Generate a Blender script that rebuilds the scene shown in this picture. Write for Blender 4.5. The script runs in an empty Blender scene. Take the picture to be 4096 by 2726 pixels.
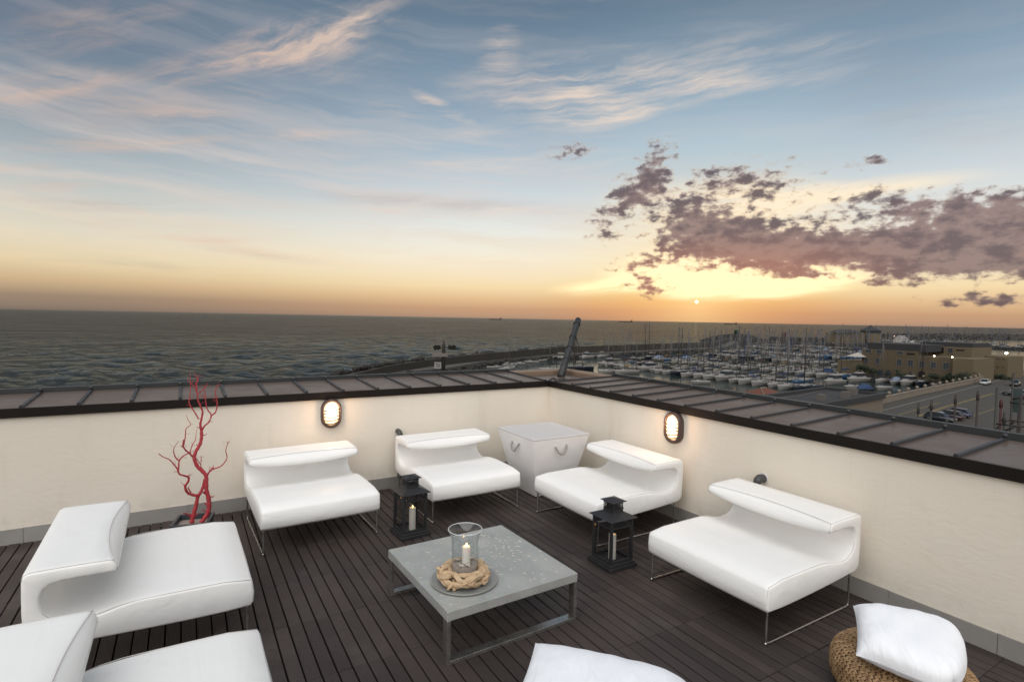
import bpy, bmesh, math, random
import numpy as np
from mathutils import Vector, Matrix
R = math.radians
random.seed(7); rng = np.random.default_rng(7)
scene = bpy.context.scene
COL = scene.collection

# ------------------------------------------------------------------ camera
CAM = np.array([-4.22743, -6.03441, 1.978]); YAW, PIT, ROL, FPX = 0.540954, -0.0410525, 0.018907, 2179.185
PW, PH = 4096.0, 2726.0
_f = np.array([math.cos(PIT)*math.sin(YAW), math.cos(PIT)*math.cos(YAW), math.sin(PIT)])
_r = np.array([math.cos(YAW), -math.sin(YAW), 0.0]); _u = np.cross(_r, _f)
_r, _u = math.cos(ROL)*_r+math.sin(ROL)*_u, -math.sin(ROL)*_r+math.cos(ROL)*_u
cd = bpy.data.cameras.new('camera'); cam = bpy.data.objects.new('camera', cd); COL.objects.link(cam)
cd.sensor_width = 36.0; cd.lens = FPX/PW*36.0; cd.clip_start = 0.05; cd.clip_end = 200000.0
cam.matrix_world = Matrix(((_r[0], _u[0], -_f[0], CAM[0]), (_r[1], _u[1], -_f[1], CAM[1]), (_r[2], _u[2], -_f[2], CAM[2]), (0, 0, 0, 1)))
scene.camera = cam

def ray(px):
    d = _f+(px[0]-PW/2)/FPX*_r-(px[1]-PH/2)/FPX*_u
    return d/np.linalg.norm(d)
def hit(px, axis, val):            # where the sight line of a photo pixel meets the plane axis = val
    d = ray(px); return CAM+d*((val-CAM[axis])/d[axis])
def zoom(x0, y0, x1, w):
    k = (x1-x0)/w
    return lambda x, y: (x0+k*x, y0+k*y)
DSP = zoom(0, 0, 4096, 2356); SM = zoom(1400, 1200, 2400, 2356); S8 = zoom(2500, 1200, 3400, 2356); S7 = zoom(3300, 1200, 4096, 2080)
PP = zoom(2200, 1250, 2600, 2091); Q1 = zoom(3400, 1300, 3800, 2356); Q2 = zoom(3740, 1300, 4096, 2147); Q3 = zoom(3800, 1500, 4096, 1934)
TT = zoom(550, 1450, 1000, 1038); Q4 = zoom(3000, 1480, 3600, 2356); Q6 = zoom(1700, 1330, 2200, 2356)
def azel(x, y):                    # photo position -> azimuth, elevation of the sky there (degrees)
    d = ray(DSP(x, y)); return math.degrees(math.atan2(d[0], d[1])), math.degrees(math.asin(d[2]))

# ------------------------------------------------------------------ node helper
class G:
    def __init__(s, nt): s.nt = nt; s.N = nt.nodes; s.L = nt.links
    def node(s, t, **kw):
        n = s.N.new(t)
        for k, v in kw.items(): setattr(n, k, v)
        return n
    def put(s, sock, v):
        if isinstance(v, bpy.types.NodeSocket): s.L.new(v, sock)
        elif v is not None: sock.default_value = v
    def m(s, op, a, b=None, c=None, clamp=False):
        n = s.node('ShaderNodeMath', operation=op, use_clamp=clamp)
        for i, v in enumerate((a, b, c)): s.put(n.inputs[i], v)
        return n.outputs[0]
    def mix(s, f, a, b, mode='MIX'):
        n = s.node('ShaderNodeMix', data_type='RGBA', blend_type=mode, clamp_factor=True)
        s.put(n.inputs[0], f); s.put(n.inputs[6], a); s.put(n.inputs[7], b); return n.outputs[2]
    def step(s, v, lo, hi, a=0.0, b=1.0, smooth=True):
        n = s.node('ShaderNodeMapRange', interpolation_type='SMOOTHSTEP' if smooth else 'LINEAR')
        s.put(n.inputs[0], v)
        for i, q in ((1, lo), (2, hi), (3, a), (4, b)): s.put(n.inputs[i], q)
        return n.outputs[0]
    def ramp(s, v, stops, interp='LINEAR'):
        n = s.node('ShaderNodeValToRGB'); e = n.color_ramp.elements; n.color_ramp.interpolation = interp
        while len(e) < len(stops): e.new(0.5)
        for q, (pp, c) in zip(e, stops): q.position = pp; q.color = c
        s.put(n.inputs[0], v); return n.outputs[0]
    def map(s, v, loc=(0, 0, 0), rot=(0, 0, 0), sc=(1, 1, 1), kind='POINT'):
        n = s.node('ShaderNodeMapping', vector_type=kind); s.put(n.inputs[0], v)
        n.inputs[1].default_value = loc; n.inputs[2].default_value = rot; n.inputs[3].default_value = sc
        return n.outputs[0]
    def noise(s, v, scale=1.0, detail=4.0, rough=0.55, dist=0.0, lac=2.0, col=False):
        n = s.node('ShaderNodeTexNoise'); s.put(n.inputs['Vector'], v)
        n.inputs['Scale'].default_value = scale; n.inputs['Detail'].default_value = detail; n.inputs['Roughness'].default_value = rough
        n.inputs['Distortion'].default_value = dist; n.inputs['Lacunarity'].default_value = lac
        return n.outputs['Color' if col else 'Fac']
    def bump(s, h, strength=0.3, dist=0.01, nrm=None):
        n = s.node('ShaderNodeBump'); n.inputs['Strength'].default_value = strength; n.inputs['Distance'].default_value = dist
        s.put(n.inputs['Height'], h)
        if nrm is not None: s.put(n.inputs['Normal'], nrm)
        return n.outputs[0]
def lin(c):
    return tuple(((v/255.0+0.055)/1.055)**2.4 if v > 10 else v/255.0/12.92 for v in c)+(1.0,)

# ------------------------------------------------------------------ sky (the whole dome, by direction)
world = bpy.data.worlds.new('World'); scene.world = world; world.use_nodes = True
g = G(world.node_tree); g.N.clear()
SUN_AZ, SUN_EL = 49.6, 2.0
dirv = g.node('ShaderNodeTexCoord').outputs['Generated']
sx = g.node('ShaderNodeSeparateXYZ'); g.put(sx.inputs[0], dirv); X, Y, Zc = sx.outputs
el = g.m('MULTIPLY', g.m('ARCSINE', Zc), 180/math.pi)
az = g.m('MULTIPLY', g.m('ARCTAN2', X, Y), 180/math.pi)
da = g.m('ABSOLUTE', g.m('SUBTRACT', az, SUN_AZ))
t = g.m('SQRT', g.m('DIVIDE', g.m('MAXIMUM', el, 0.0), 90.0))
def stops(lst): return [(math.sqrt(e/90.0), lin(c)) for e, c in lst]
sunr = g.ramp(t, stops([(0, (190, 137, 106)), (1, (222, 156, 106)), (2, (241, 180, 112)), (3.4, (252, 220, 148)), (5.2, (254, 236, 188)), (8, (248, 234, 204)), (12, (218, 219, 213)), (17, (180, 199, 210)), (22, (144, 168, 187)), (29, (106, 128, 148)), (45, (94, 113, 131)), (90, (90, 107, 124))]))
midr = g.ramp(t, stops([(0, (168, 137, 118)), (1, (202, 160, 124)), (2, (228, 190, 144)), (3.3, (247, 221, 174)), (6, (249, 238, 214)), (9, (234, 235, 228)), (12.5, (207, 217, 222)), (16.7, (172, 191, 205)), (22, (135, 158, 178)), (29, (101, 123, 144)), (45, (92, 112, 131)), (90, (90, 107, 124))]))
farr = g.ramp(t, stops([(0, (120, 107, 99)), (1.2, (158, 136, 115)), (2.5, (208, 180, 141)), (4.2, (229, 210, 173)), (6.2, (226, 217, 195)), (8.5, (210, 209, 200)), (11.7, (174, 185, 189)), (16, (138, 153, 166)), (22, (105, 121, 140)), (30, (96, 114, 132)), (45, (91, 109, 127)), (90, (90, 107, 124))]))
sky = g.mix(g.step(da, 2.0, 19.0), sunr, midr)
sky = g.mix(g.step(da, 20.0, 62.0), sky, farr)
cb = g.node('ShaderNodeCombineXYZ'); g.put(cb.inputs[0], az); g.put(cb.inputs[1], el); AE = cb.outputs[0]
def blob(x0, y0, x1, y1, w, ext=1.35):
    a0, e0 = azel(x0, y0); a1, e1 = azel(x1, y1)
    mx, my = (x0+x1)/2, (y0+y1)/2; wd = abs(azel(mx, my-w)[1]-azel(mx, my+w)[1])/2*1.5
    L = math.hypot(a1-a0, e1-e0)/2*ext; n = g.map(AE, ((a0+a1)/2, (e0+e1)/2, 0), (0, 0, math.atan2(e1-e0, a1-a0)), (max(L, wd), wd, 1), 'TEXTURE')
    q = g.node('ShaderNodeTexGradient', gradient_type='SPHERICAL'); g.put(q.inputs[0], n); return q.outputs['Fac']
def union(lst):
    o = None
    for wgt, b in lst:
        v = g.m('MULTIPLY', blob(*b), wgt); o = v if o is None else g.m('ADD', o, v)
    return o
warp = g.noise(g.map(AE, sc=(0.10, 0.20, 1)), 1.0, 2.0, 0.55, col=True)
AEw = g.node('ShaderNodeVectorMath', operation='MULTIPLY_ADD'); g.put(AEw.inputs[0], warp); AEw.inputs[1].default_value = (4.0, 1.9, 0); g.put(AEw.inputs[2], AE); AEw = AEw.outputs[0]
warp2 = g.noise(g.map(AE, (7, 3, 0), sc=(0.55, 1.0, 1)), 1.0, 2.0, 0.55, col=True)
AEf = g.node('ShaderNodeVectorMath', operation='MULTIPLY_ADD'); g.put(AEf.inputs[0], warp2); AEf.inputs[1].default_value = (1.0, 0.5, 0); g.put(AEf.inputs[2], AEw); AEf = AEf.outputs[0]
def fibre(rot, sa, se, det=6.0, seed=0.0): return g.noise(g.map(AEf, (seed, seed*1.7, 0), (0, 0, R(rot)), (1/sa, 1/se, 1), 'TEXTURE'), 1.0, det, 0.62)
FA = fibre(24, 0.11, 0.60, 7.0, 3.0); FB = fibre(5, 0.08, 0.80, 7.0, 11.0)
# thin high cirrus, combed in the direction the wind draws it
veil = g.step(fibre(-3, 0.030, 0.40, 4.0), 0.38, 0.70)
veilm = g.m('MULTIPLY', g.step(el, 2.2, 6.0), g.step(el, 12.0, 22.0, 1.0, 0.26))
veilm = g.m('MULTIPLY', veilm, g.step(az, 20.0, 52.0, 1.0, 0.45))
vcol = g.mix(g.step(el, 3.0, 12.0), lin((250, 226, 186)), lin((222, 208, 200)))
sky = g.mix(g.m('MULTIPLY', g.m('MULTIPLY', veil, veilm), 0.62), sky, vcol)
c1 = union([(1.7, (-60, 215, 270, 175, 34)), (1.4, (300, 185, 600, 118, 34)), (2.0, (520, 138, 830, 66, 50)), (1.4, (720, 78, 930, 5, 34)), (0.9, (-40, 110, 420, 10, 46)), (0.9, (600, 160, 820, 178, 20)), (0.6, (560, 90, 900, 100, 60))])
c2 = union([(1.9, (1080, 205, 1700, 160, 66)), (1.0, (1500, 190, 1950, 172, 28)), (2.2, (1240, 278, 1490, 252, 28)), (2.0, (950, 212, 1080, 278, 13)), (1.2, (1110, 140, 1190, 75, 44)), (0.55, (1600, 80, 2050, 120, 44)), (1.1, (860, 388, 1420, 360, 26)), (0.8, (800, 240, 1030, 255, 24)), (0.6, (900, 300, 1200, 300, 20)),
            (1.6, (20, 335, 600, 322, 17)), (1.2, (-40, 388, 130, 382, 11)), (1.2, (-40, 436, 230, 424, 12)), (1.0, (200, 268, 600, 258, 20)), (1.0, (480, 322, 820, 302, 15)), (0.9, (-40, 500, 640, 545, 20)), (1.0, (380, 535, 720, 606, 15)), (0.9, (830, 580, 1350, 615, 22)), (0.8, (100, 228, 640, 212, 32)), (1.0, (660, 472, 1400, 480, 13))])
cir = g.m('ADD', g.m('MULTIPLY', c1, g.step(FA, 0.32, 0.80)), g.m('MULTIPLY', c2, g.step(FB, 0.32, 0.78)))
cir = g.step(cir, 0.03, 1.10, 0.0, 0.74, smooth=False)
ccol = g.mix(g.step(az, -12.0, 40.0), lin((222, 188, 168)), lin((244, 222, 203)))
sky = g.mix(cir, sky, ccol)
gray = union([(1.0, (-40, 265, 520, 242, 34)), (0.9, (40, 314, 330, 298, 18)), (0.9, (-40, 462, 620, 470, 18)), (0.9, (660, 438, 1300, 478, 18)), (0.6, (0, 60, 300, 60, 50)), (0.9, (-40, 575, 560, 628, 10)), (0.5, (1900, 250, 2400, 300, 40)), (0.8, (400, 555, 780, 610, 10)), (0.6, (1750, 130, 2356, 190, 50))])
sky = g.mix(g.m('MULTIPLY', g.m('MULTIPLY', gray, g.step(FB, 0.62, 0.35)), 0.38), sky, lin((168, 158, 156)))
sd = (math.sin(R(SUN_AZ))*math.cos(R(SUN_EL)), math.cos(R(SUN_AZ))*math.cos(R(SUN_EL)), math.sin(R(SUN_EL)))
dp = g.node('ShaderNodeVectorMath', operation='DOT_PRODUCT'); g.put(dp.inputs[0], dirv); dp.inputs[1].default_value = sd
ang = g.m('MULTIPLY', g.m('ARCCOSINE', g.m('MINIMUM', dp.outputs['Value'], 1.0)), 180/math.pi)
glow = g.m('POWER', g.step(ang, 0.0, 14.0, 1.0, 0.0, smooth=False), 2.6)
sky = g.mix(g.m('MULTIPLY', glow, 0.55), sky, (1.22, 0.84, 0.36, 1))
# golden light in the thin cloud over the bank and around the sun
gold = union([(0.7, (1800, 452, 2290, 402, 24)), (2.2, (1420, 632, 1840, 640, 44)), (1.0, (1280, 668, 1520, 652, 16)), (0.7, (1650, 440, 2000, 470, 50)), (2.0, (1500, 598, 1960, 625, 40)), (0.8, (1420, 460, 1900, 540, 70)), (0.6, (1700, 680, 2000, 650, 20))])
gold = g.step(g.m('MULTIPLY', gold, g.step(FB, 0.28, 0.60, 0.25, 1.0)), 0.0, 0.80)
sky = g.mix(g.m('MULTIPLY', gold, 0.9), sky, g.mix(g.step(el, 3.0, 10.0), (1.35, 1.08, 0.62, 1), (1.05, 0.88, 0.64, 1)))
# altocumulus bank against the light
bank = union([(1.0, (1470, 430, 1550, 325, 44)), (1.0, (1380, 480, 1510, 415, 44)), (0.8, (1240, 356, 1380, 335, 22)), (1.0, (1450, 500, 1740, 470, 80)), (0.75, (1620, 395, 1900, 425, 50)), (0.8, (1930, 378, 2080, 366, 18)), (1.5, (1520, 566, 1940, 552, 62)), (1.5, (1740, 582, 2300, 572, 46)), (1.6, (2040, 540, 2800, 470, 84)), (1.1, (2020, 622, 2700, 590, 40)), (0.9, (1430, 655, 1560, 668, 26)), (0.8, (1400, 612, 1540, 604, 26)), (0.8, (1340, 495, 1430, 545, 40)), (0.9, (2060, 694, 2600, 680, 20)), (0.7, (1940, 655, 2140, 645, 14)), (0.8, (1850, 470, 2250, 468, 46)), (0.6, (1750, 625, 1950, 640, 14))])
AEp = g.node('ShaderNodeVectorMath', operation='MULTIPLY_ADD'); g.put(AEp.inputs[0], warp2); AEp.inputs[1].default_value = (0.5, 0.3, 0); g.put(AEp.inputs[2], AE); AEp = AEp.outputs[0]
puff = g.noise(g.map(AEp, (5, 2, 0), (0, 0, 0), (0.72, 1.20, 1)), 1.0, 6.0, 0.57, 0.0)
lump = g.noise(g.map(AE, (9, 4, 0), (0, 0, 0), (0.26, 0.5, 1)), 1.0, 2.0, 0.55)
dens = g.m('ADD', g.m('ADD', g.m('MULTIPLY', g.m('MINIMUM', bank, 1.5), 0.66), g.m('MULTIPLY', puff, 1.75)), g.m('MULTIPLY', lump, 0.45))
cov = g.m('MULTIPLY', g.step(dens, 1.30, 1.74), g.step(bank, 0.02, 0.22))
warmth = g.m('MULTIPLY', g.step(ang, 22.0, 4.0), g.step(el, 9.5, 4.5))
kcol = g.mix(g.step(g.m('ADD', g.m('MULTIPLY', puff, 0.6), g.m('MULTIPLY', lump, 0.55)), 0.50, 0.68), lin((148, 124, 120)), lin((102, 86, 92)))
kcol = g.mix(g.m('MULTIPLY', warmth, 0.62), kcol, lin((188, 118, 102)))
rimc = g.mix(g.step(ang, 26.0, 5.0), lin((206, 176, 156)), lin((250, 202, 138)))
kcol = g.mix(g.step(cov, 0.75, 0.15, 0.0, 0.65), kcol, rimc)
sky = g.mix(g.m('MULTIPLY', cov, 0.93), sky, kcol)
disc = g.step(ang, 0.17, 0.11)
sky = g.mix(disc, sky, (6.0, 4.6, 2.4, 1))
below = g.mix(g.step(el, -0.6, -4.0), sky, (0.05, 0.05, 0.05, 1))
bg = g.node('ShaderNodeBackground'); g.put(bg.inputs[0], below); bg.inputs[1].default_value = 1.0
world.cycles.sampling_method = 'MANUAL'; world.cycles.sample_map_resolution = 256
wo = g.node('ShaderNodeOutputWorld'); g.L.new(bg.outputs[0], wo.inputs[0])

# ------------------------------------------------------------------ light: broad soft fill lamp standing in for skylight, no hard shadow in the photograph
sl = bpy.data.lights.new('sun', 'SUN'); sl.energy = 3.0; sl.angle = R(95); sl.color = (1.0, 0.97, 0.93)
so = bpy.data.objects.new('sun', sl); COL.objects.link(so)
so.rotation_euler = (R(38), 0, R(-38))     # added fill from high behind the camera, not the low sun in the sky
scene.view_settings.view_transform = 'Standard'; scene.view_settings.look = 'None'
scene.view_settings.exposure = 0.0; scene.view_settings.gamma = 1.0; scene.view_settings.use_curve_mapping = False
scene.cycles.use_denoising = True; scene.cycles.max_bounces = 8; scene.cycles.transparent_max_bounces = 16
scene.cycles.caustics_reflective = False; scene.cycles.caustics_refractive = False; scene.cycles.sample_clamp_indirect = 6.0

# ------------------------------------------------------------------ mesh helpers
class MB:
    def __init__(s): s.v = []; s.f = []; s.sm = []
    def add(s, vs, fs, smooth=False):
        o = len(s.v); s.v += [tuple(map(float, q)) for q in vs]; s.f += [tuple(i+o for i in q) for q in fs]; s.sm += [smooth]*len(fs); return s
    def box(s, c, d, rz=0.0, bev=0.0, tilt=None):
        x, y, z = d[0]/2, d[1]/2, d[2]/2
        if bev <= 0:
            vs = [(i*x, j*y, k*z) for k in (-1, 1) for j in (-1, 1) for i in (-1, 1)]
            fs = [(0, 2, 3, 1), (4, 5, 7, 6), (0, 1, 5, 4), (2, 6, 7, 3), (0, 4, 6, 2), (1, 3, 7, 5)]
        else:   # box with chamfered upper and lower rims and upright edges
            b = min(bev, x*.9, y*.9, z*.9); ring = lambda ex, ey, zz: [(-ex+b, -ey, zz), (ex-b, -ey, zz), (ex, -ey+b, zz), (ex, ey-b, zz), (ex-b, ey, zz), (-ex+b, ey, zz), (-ex, ey-b, zz), (-ex, -ey+b, zz)]
            vs = ring(x-b*.6, y-b*.6, -z)+ring(x, y, -z+b)+ring(x, y, z-b)+ring(x-b*.6, y-b*.6, z)
            fs = [tuple(range(7, -1, -1)), tuple(range(24, 32))]
            for k in range(3):
                for i in range(8): fs.append((k*8+i, k*8+(i+1) % 8, k*8+8+(i+1) % 8, k*8+8+i))
        ca, sa = math.cos(rz), math.sin(rz); out = []
        for q in vs:
            v = Vector(q)
            if tilt is not None: v = tilt @ v
            out.append((c[0]+v[0]*ca-v[1]*sa, c[1]+v[0]*sa+v[1]*ca, c[2]+v[2]))
        return s.add(out, fs)
    def tube(s, pts, r, n=8, cap=True, smooth=True, closed=False):
        P = [Vector(q) for q in pts]; m = len(P); rr = r if hasattr(r, '__len__') else [r]*m
        T = []
        for i in range(m):
            a = P[(i-1) % m] if (closed or i > 0) else P[i]; b = P[(i+1) % m] if (closed or i < m-1) else P[i]
            d = b-a; T.append(d.normalized() if d.length > 1e-9 else Vector((0, 0, 1)))
        up = Vector((0, 0, 1)) if abs(T[0].z) < .9 else Vector((1, 0, 0)); nx = T[0].cross(up).normalized(); vs = []
        for i in range(m):
            nx = (nx-T[i]*nx.dot(T[i])); nx = nx.normalized() if nx.length > 1e-6 else T[i].orthogonal().normalized(); ny = T[i].cross(nx)
            for k in range(n):
                a = 2*math.pi*k/n; vs.append(P[i]+(nx*math.cos(a)+ny*math.sin(a))*rr[i])
        fs = []
        for i in range(m if closed else m-1):
            j = (i+1) % m
            for k in range(n): fs.append((i*n+k, i*n+(k+1) % n, j*n+(k+1) % n, j*n+k))
        if cap and not closed: fs += [tuple(range(n-1, -1, -1)), tuple((m-1)*n+k for k in range(n))]
        return s.add(vs, fs, smooth)
    def rope(s, pts, r, lobes=3, pitch=6.0, n=12, closed=False, smooth=True):
        o = len(s.v); m = len(pts); s.tube(pts, r, n, closed=closed, smooth=smooth, cap=not closed)
        P = [Vector(q) for q in pts]; L = 0.0
        for i in range(m):
            if i: L += (P[i]-P[i-1]).length
            for k in range(n):
                a = 2*math.pi*k/n; f = 1+0.24*math.cos(lobes*a-L*pitch/r); q = Vector(s.v[o+i*n+k]); s.v[o+i*n+k] = tuple(P[i]+(q-P[i])*f)
        return s
    def lathe(s, prof, n=32, c=(0, 0, 0), smooth=True, caps=True):
        vs = []; m = len(prof)
        for r_, z in prof:
            for k in range(n): a = 2*math.pi*k/n; vs.append((c[0]+r_*math.cos(a), c[1]+r_*math.sin(a), c[2]+z))
        fs = [(i*n+k, i*n+(k+1) % n, (i+1)*n+(k+1) % n, (i+1)*n+k) for i in range(m-1) for k in range(n)]
        if caps: fs += [tuple(range(n-1, -1, -1)), tuple((m-1)*n+k for k in range(n))]
        return s.add(vs, fs, smooth)
    def prism(s, poly, z0, z1):
        n = len(poly); vs = [(x, y, z0) for x, y in poly]+[(x, y, z1) for x, y in poly]
        fs = [tuple(range(n-1, -1, -1)), tuple(range(n, 2*n))]+[(i, (i+1) % n, n+(i+1) % n, n+i) for i in range(n)]
        return s.add(vs, fs)
    def mesh(s, name):
        me = bpy.data.meshes.new(name); me.from_pydata(s.v, [], s.f); me.polygons.foreach_set('use_smooth', s.sm); me.update(); return me
    def build(s, name, mat, parent=None, loc=None):
        return obj(name, s.mesh(name), mat, parent, loc)
def obj(name, me, mat=None, parent=None, loc=None, rz=0.0):
    o = bpy.data.objects.new(name, me); COL.objects.link(o)
    if mat is not None and me is not None and len(me.materials) == 0: me.materials.append(mat)
    if parent is not None: o.parent = parent
    if loc is not None: o.location = loc
    if rz: o.rotation_euler = (0, 0, rz)
    return o
def tag(o, label, cat, group=None):
    o['label'] = label; o['category'] = cat
    if group: o['group'] = group
    return o
def thing(name, label, cat, loc=(0, 0, 0), rz=0.0, group=None):
    o = bpy.data.objects.new(name, None); COL.objects.link(o); o.location = loc; o.rotation_euler = (0, 0, rz); o.empty_display_size = 0.1
    return tag(o, label, cat, group)
def structure(o, kind='structure'): o['kind'] = kind; return o
def copy_tree(src, parent=None):
    c = src.copy(); COL.objects.link(c); c.parent = parent
    if parent is not None: c.matrix_parent_inverse = src.matrix_parent_inverse.copy()
    for ch in src.children: copy_tree(ch, c)
    return c
def bevel_mod(o, w, seg=2, ang=35):
    b = o.modifiers.new('bevel', 'BEVEL'); b.width = w; b.segments = seg; b.limit_method = 'ANGLE'; b.angle_limit = R(ang); return o

# ------------------------------------------------------------------ materials
def material(name, fn):
    m = bpy.data.materials.new(name); m.use_nodes = True; q = G(m.node_tree); b = q.N['Principled BSDF']; fn(q, b); return m
def OBJ(q): return q.node('ShaderNodeTexCoord').outputs['Object']
def POS(q): return q.node('ShaderNodeNewGeometry').outputs['Position']
def plain(name, c, rough=0.6, metal=0.0, spec=0.5, var=0.12, scale=6.0, bump=0.0, bscale=60.0, coat=0.0):
    def fn(q, b):
        v = OBJ(q); n = q.noise(v, scale, 5.0, 0.6)
        dk = tuple(x*(1-var) for x in c)+(1,); lt = tuple(min(1, x*(1+var)) for x in c)+(1,)
        q.put(b.inputs['Base Color'], q.mix(n, dk, lt)); b.inputs['Metallic'].default_value = metal
        q.put(b.inputs['Roughness'], q.step(n, 0.3, 0.7, max(0.02, rough-0.08), min(1, rough+0.08))); b.inputs['Specular IOR Level'].default_value = spec
        b.inputs['Coat Weight'].default_value = coat
        if bump: q.put(b.inputs['Normal'], q.bump(q.noise(v, bscale, 4.0), bump, 0.01))
    return material(name, fn)
def emit(name, c, s):
    def fn(q, b):
        b.inputs['Base Color'].default_value = (0.8, 0.8, 0.8, 1); b.inputs['Emission Color'].default_value = c+(1,); b.inputs['Emission Strength'].default_value = s
    return material(name, fn)
def pane(name, tint=(1, 1, 1), refl=1.0):       # thin clear glass: Schlick reflection over a transparent sheet, same from both sides
    m = bpy.data.materials.new(name); m.use_nodes = True; q = G(m.node_tree); q.N.clear()
    tr = q.node('ShaderNodeBsdfTransparent'); tr.inputs[0].default_value = tint+(1,); gl = q.node('ShaderNodeBsdfGlossy'); gl.inputs['Roughness'].default_value = 0.02
    ge = q.node('ShaderNodeNewGeometry'); dt = q.node('ShaderNodeVectorMath', operation='DOT_PRODUCT'); q.put(dt.inputs[0], ge.outputs['Normal']); q.put(dt.inputs[1], ge.outputs['Incoming'])
    fr = q.m('ADD', 0.045, q.m('MULTIPLY', q.m('POWER', q.m('SUBTRACT', 1.0, q.m('ABSOLUTE', dt.outputs['Value'])), 5.0), 0.955)); mx = q.node('ShaderNodeMixShader'); q.put(mx.inputs[0], q.m('MULTIPLY', fr, refl, clamp=True))
    q.L.new(tr.outputs[0], mx.inputs[1]); q.L.new(gl.outputs[0], mx.inputs[2]); o = q.node('ShaderNodeOutputMaterial'); q.L.new(mx.outputs[0], o.inputs[0]); return m
M = {}
def _leather(q, b):
    v = OBJ(q); n = q.noise(v, 3.0, 5.0, 0.6); dirt = q.step(q.noise(v, 9.0, 6.0, 0.7), 0.60, 0.80)
    c = q.mix(n, (0.85, 0.835, 0.81, 1), (0.90, 0.89, 0.875, 1)); q.put(b.inputs['Base Color'], q.mix(q.m('MULTIPLY', dirt, 0.35), c, (0.66, 0.62, 0.57, 1)))
    b.inputs['Roughness'].default_value = 0.42; b.inputs['Specular IOR Level'].default_value = 0.4
    w = q.noise(q.map(v, sc=(2.2, 6.0, 6.0)), 1.0, 3.0, 0.5, 0.8); fine = q.noise(v, 220.0, 3.0)
    q.put(b.inputs['Normal'], q.bump(fine, 0.06, 0.002, q.bump(w, 0.36, 0.02)))
M['leather'] = material('white_leather', _leather)
M['seam'] = plain('seam_thread', (0.60, 0.57, 0.54), 0.7)
M['chrome'] = plain('brushed_steel', (0.55, 0.54, 0.53), 0.28, 1.0, var=0.08)
def _stucco(q, b):
    v = POS(q); n = q.noise(v, 1.3, 6.0, 0.65); st = q.noise(q.map(v, sc=(1.2, 1.2, 0.35)), 2.2, 6.0, 0.7)
    c = q.mix(n, (0.78, 0.71, 0.61, 1), (0.84, 0.775, 0.675, 1)); c = q.mix(q.m('MULTIPLY', q.step(st, 0.52, 0.80), 0.45), c, (0.62, 0.55, 0.45, 1)); rain = q.step(q.noise(q.map(v, sc=(14, 14, 0.5)), 1.0, 5.0, 0.7), 0.58, 0.80); c = q.mix(q.m('MULTIPLY', rain, 0.18), c, (0.50, 0.44, 0.36, 1))
    sx_ = q.node('ShaderNodeSeparateXYZ'); q.put(sx_.inputs[0], v); low = q.m('MULTIPLY', q.step(sx_.outputs[2], 0.34, 0.12), q.step(q.noise(v, 5.0, 5.0, 0.7), 0.40, 0.75))
    q.put(b.inputs['Base Color'], q.mix(q.m('MULTIPLY', low, 0.4), c, (0.50, 0.45, 0.38, 1))); b.inputs['Roughness'].default_value = 0.9; b.inputs['Specular IOR Level'].default_value = 0.2
    trowel = q.noise(q.map(v, rot=(0.3, 0.2, 0.4), sc=(6, 6, 15)), 1.0, 6.0, 0.65, 1.2); q.put(b.inputs['Normal'], q.bump(q.noise(v, 160.0, 3.0), 0.10, 0.004, q.bump(trowel, 0.22, 0.012)))
M['stucco'] = material('cream_stucco', _stucco)
def _stone(q, b):
    v = POS(q); n = q.noise(v, 7.0, 8.0, 0.7); rnd = q.node('ShaderNodeObjectInfo').outputs['Random']
    c = q.mix(n, (0.25, 0.235, 0.22, 1), (0.37, 0.35, 0.33, 1)); c = q.mix(q.m('MULTIPLY', rnd, 0.35), c, (0.19, 0.182, 0.175, 1))
    drip = q.step(q.noise(q.map(v, sc=(9, 9, 1.4)), 1.6, 6.0, 0.7), 0.60, 0.74); q.put(b.inputs['Base Color'], q.mix(q.m('MULTIPLY', drip, 0.5), c, (0.38, 0.36, 0.34, 1)))
    b.inputs['Roughness'].default_value = 0.75; q.put(b.inputs['Normal'], q.bump(q.noise(v, 90.0, 4.0), 0.15, 0.004))
M['stone'] = material('skirting_stone', _stone)
BP, BL = 0.0835, 0.605
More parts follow.
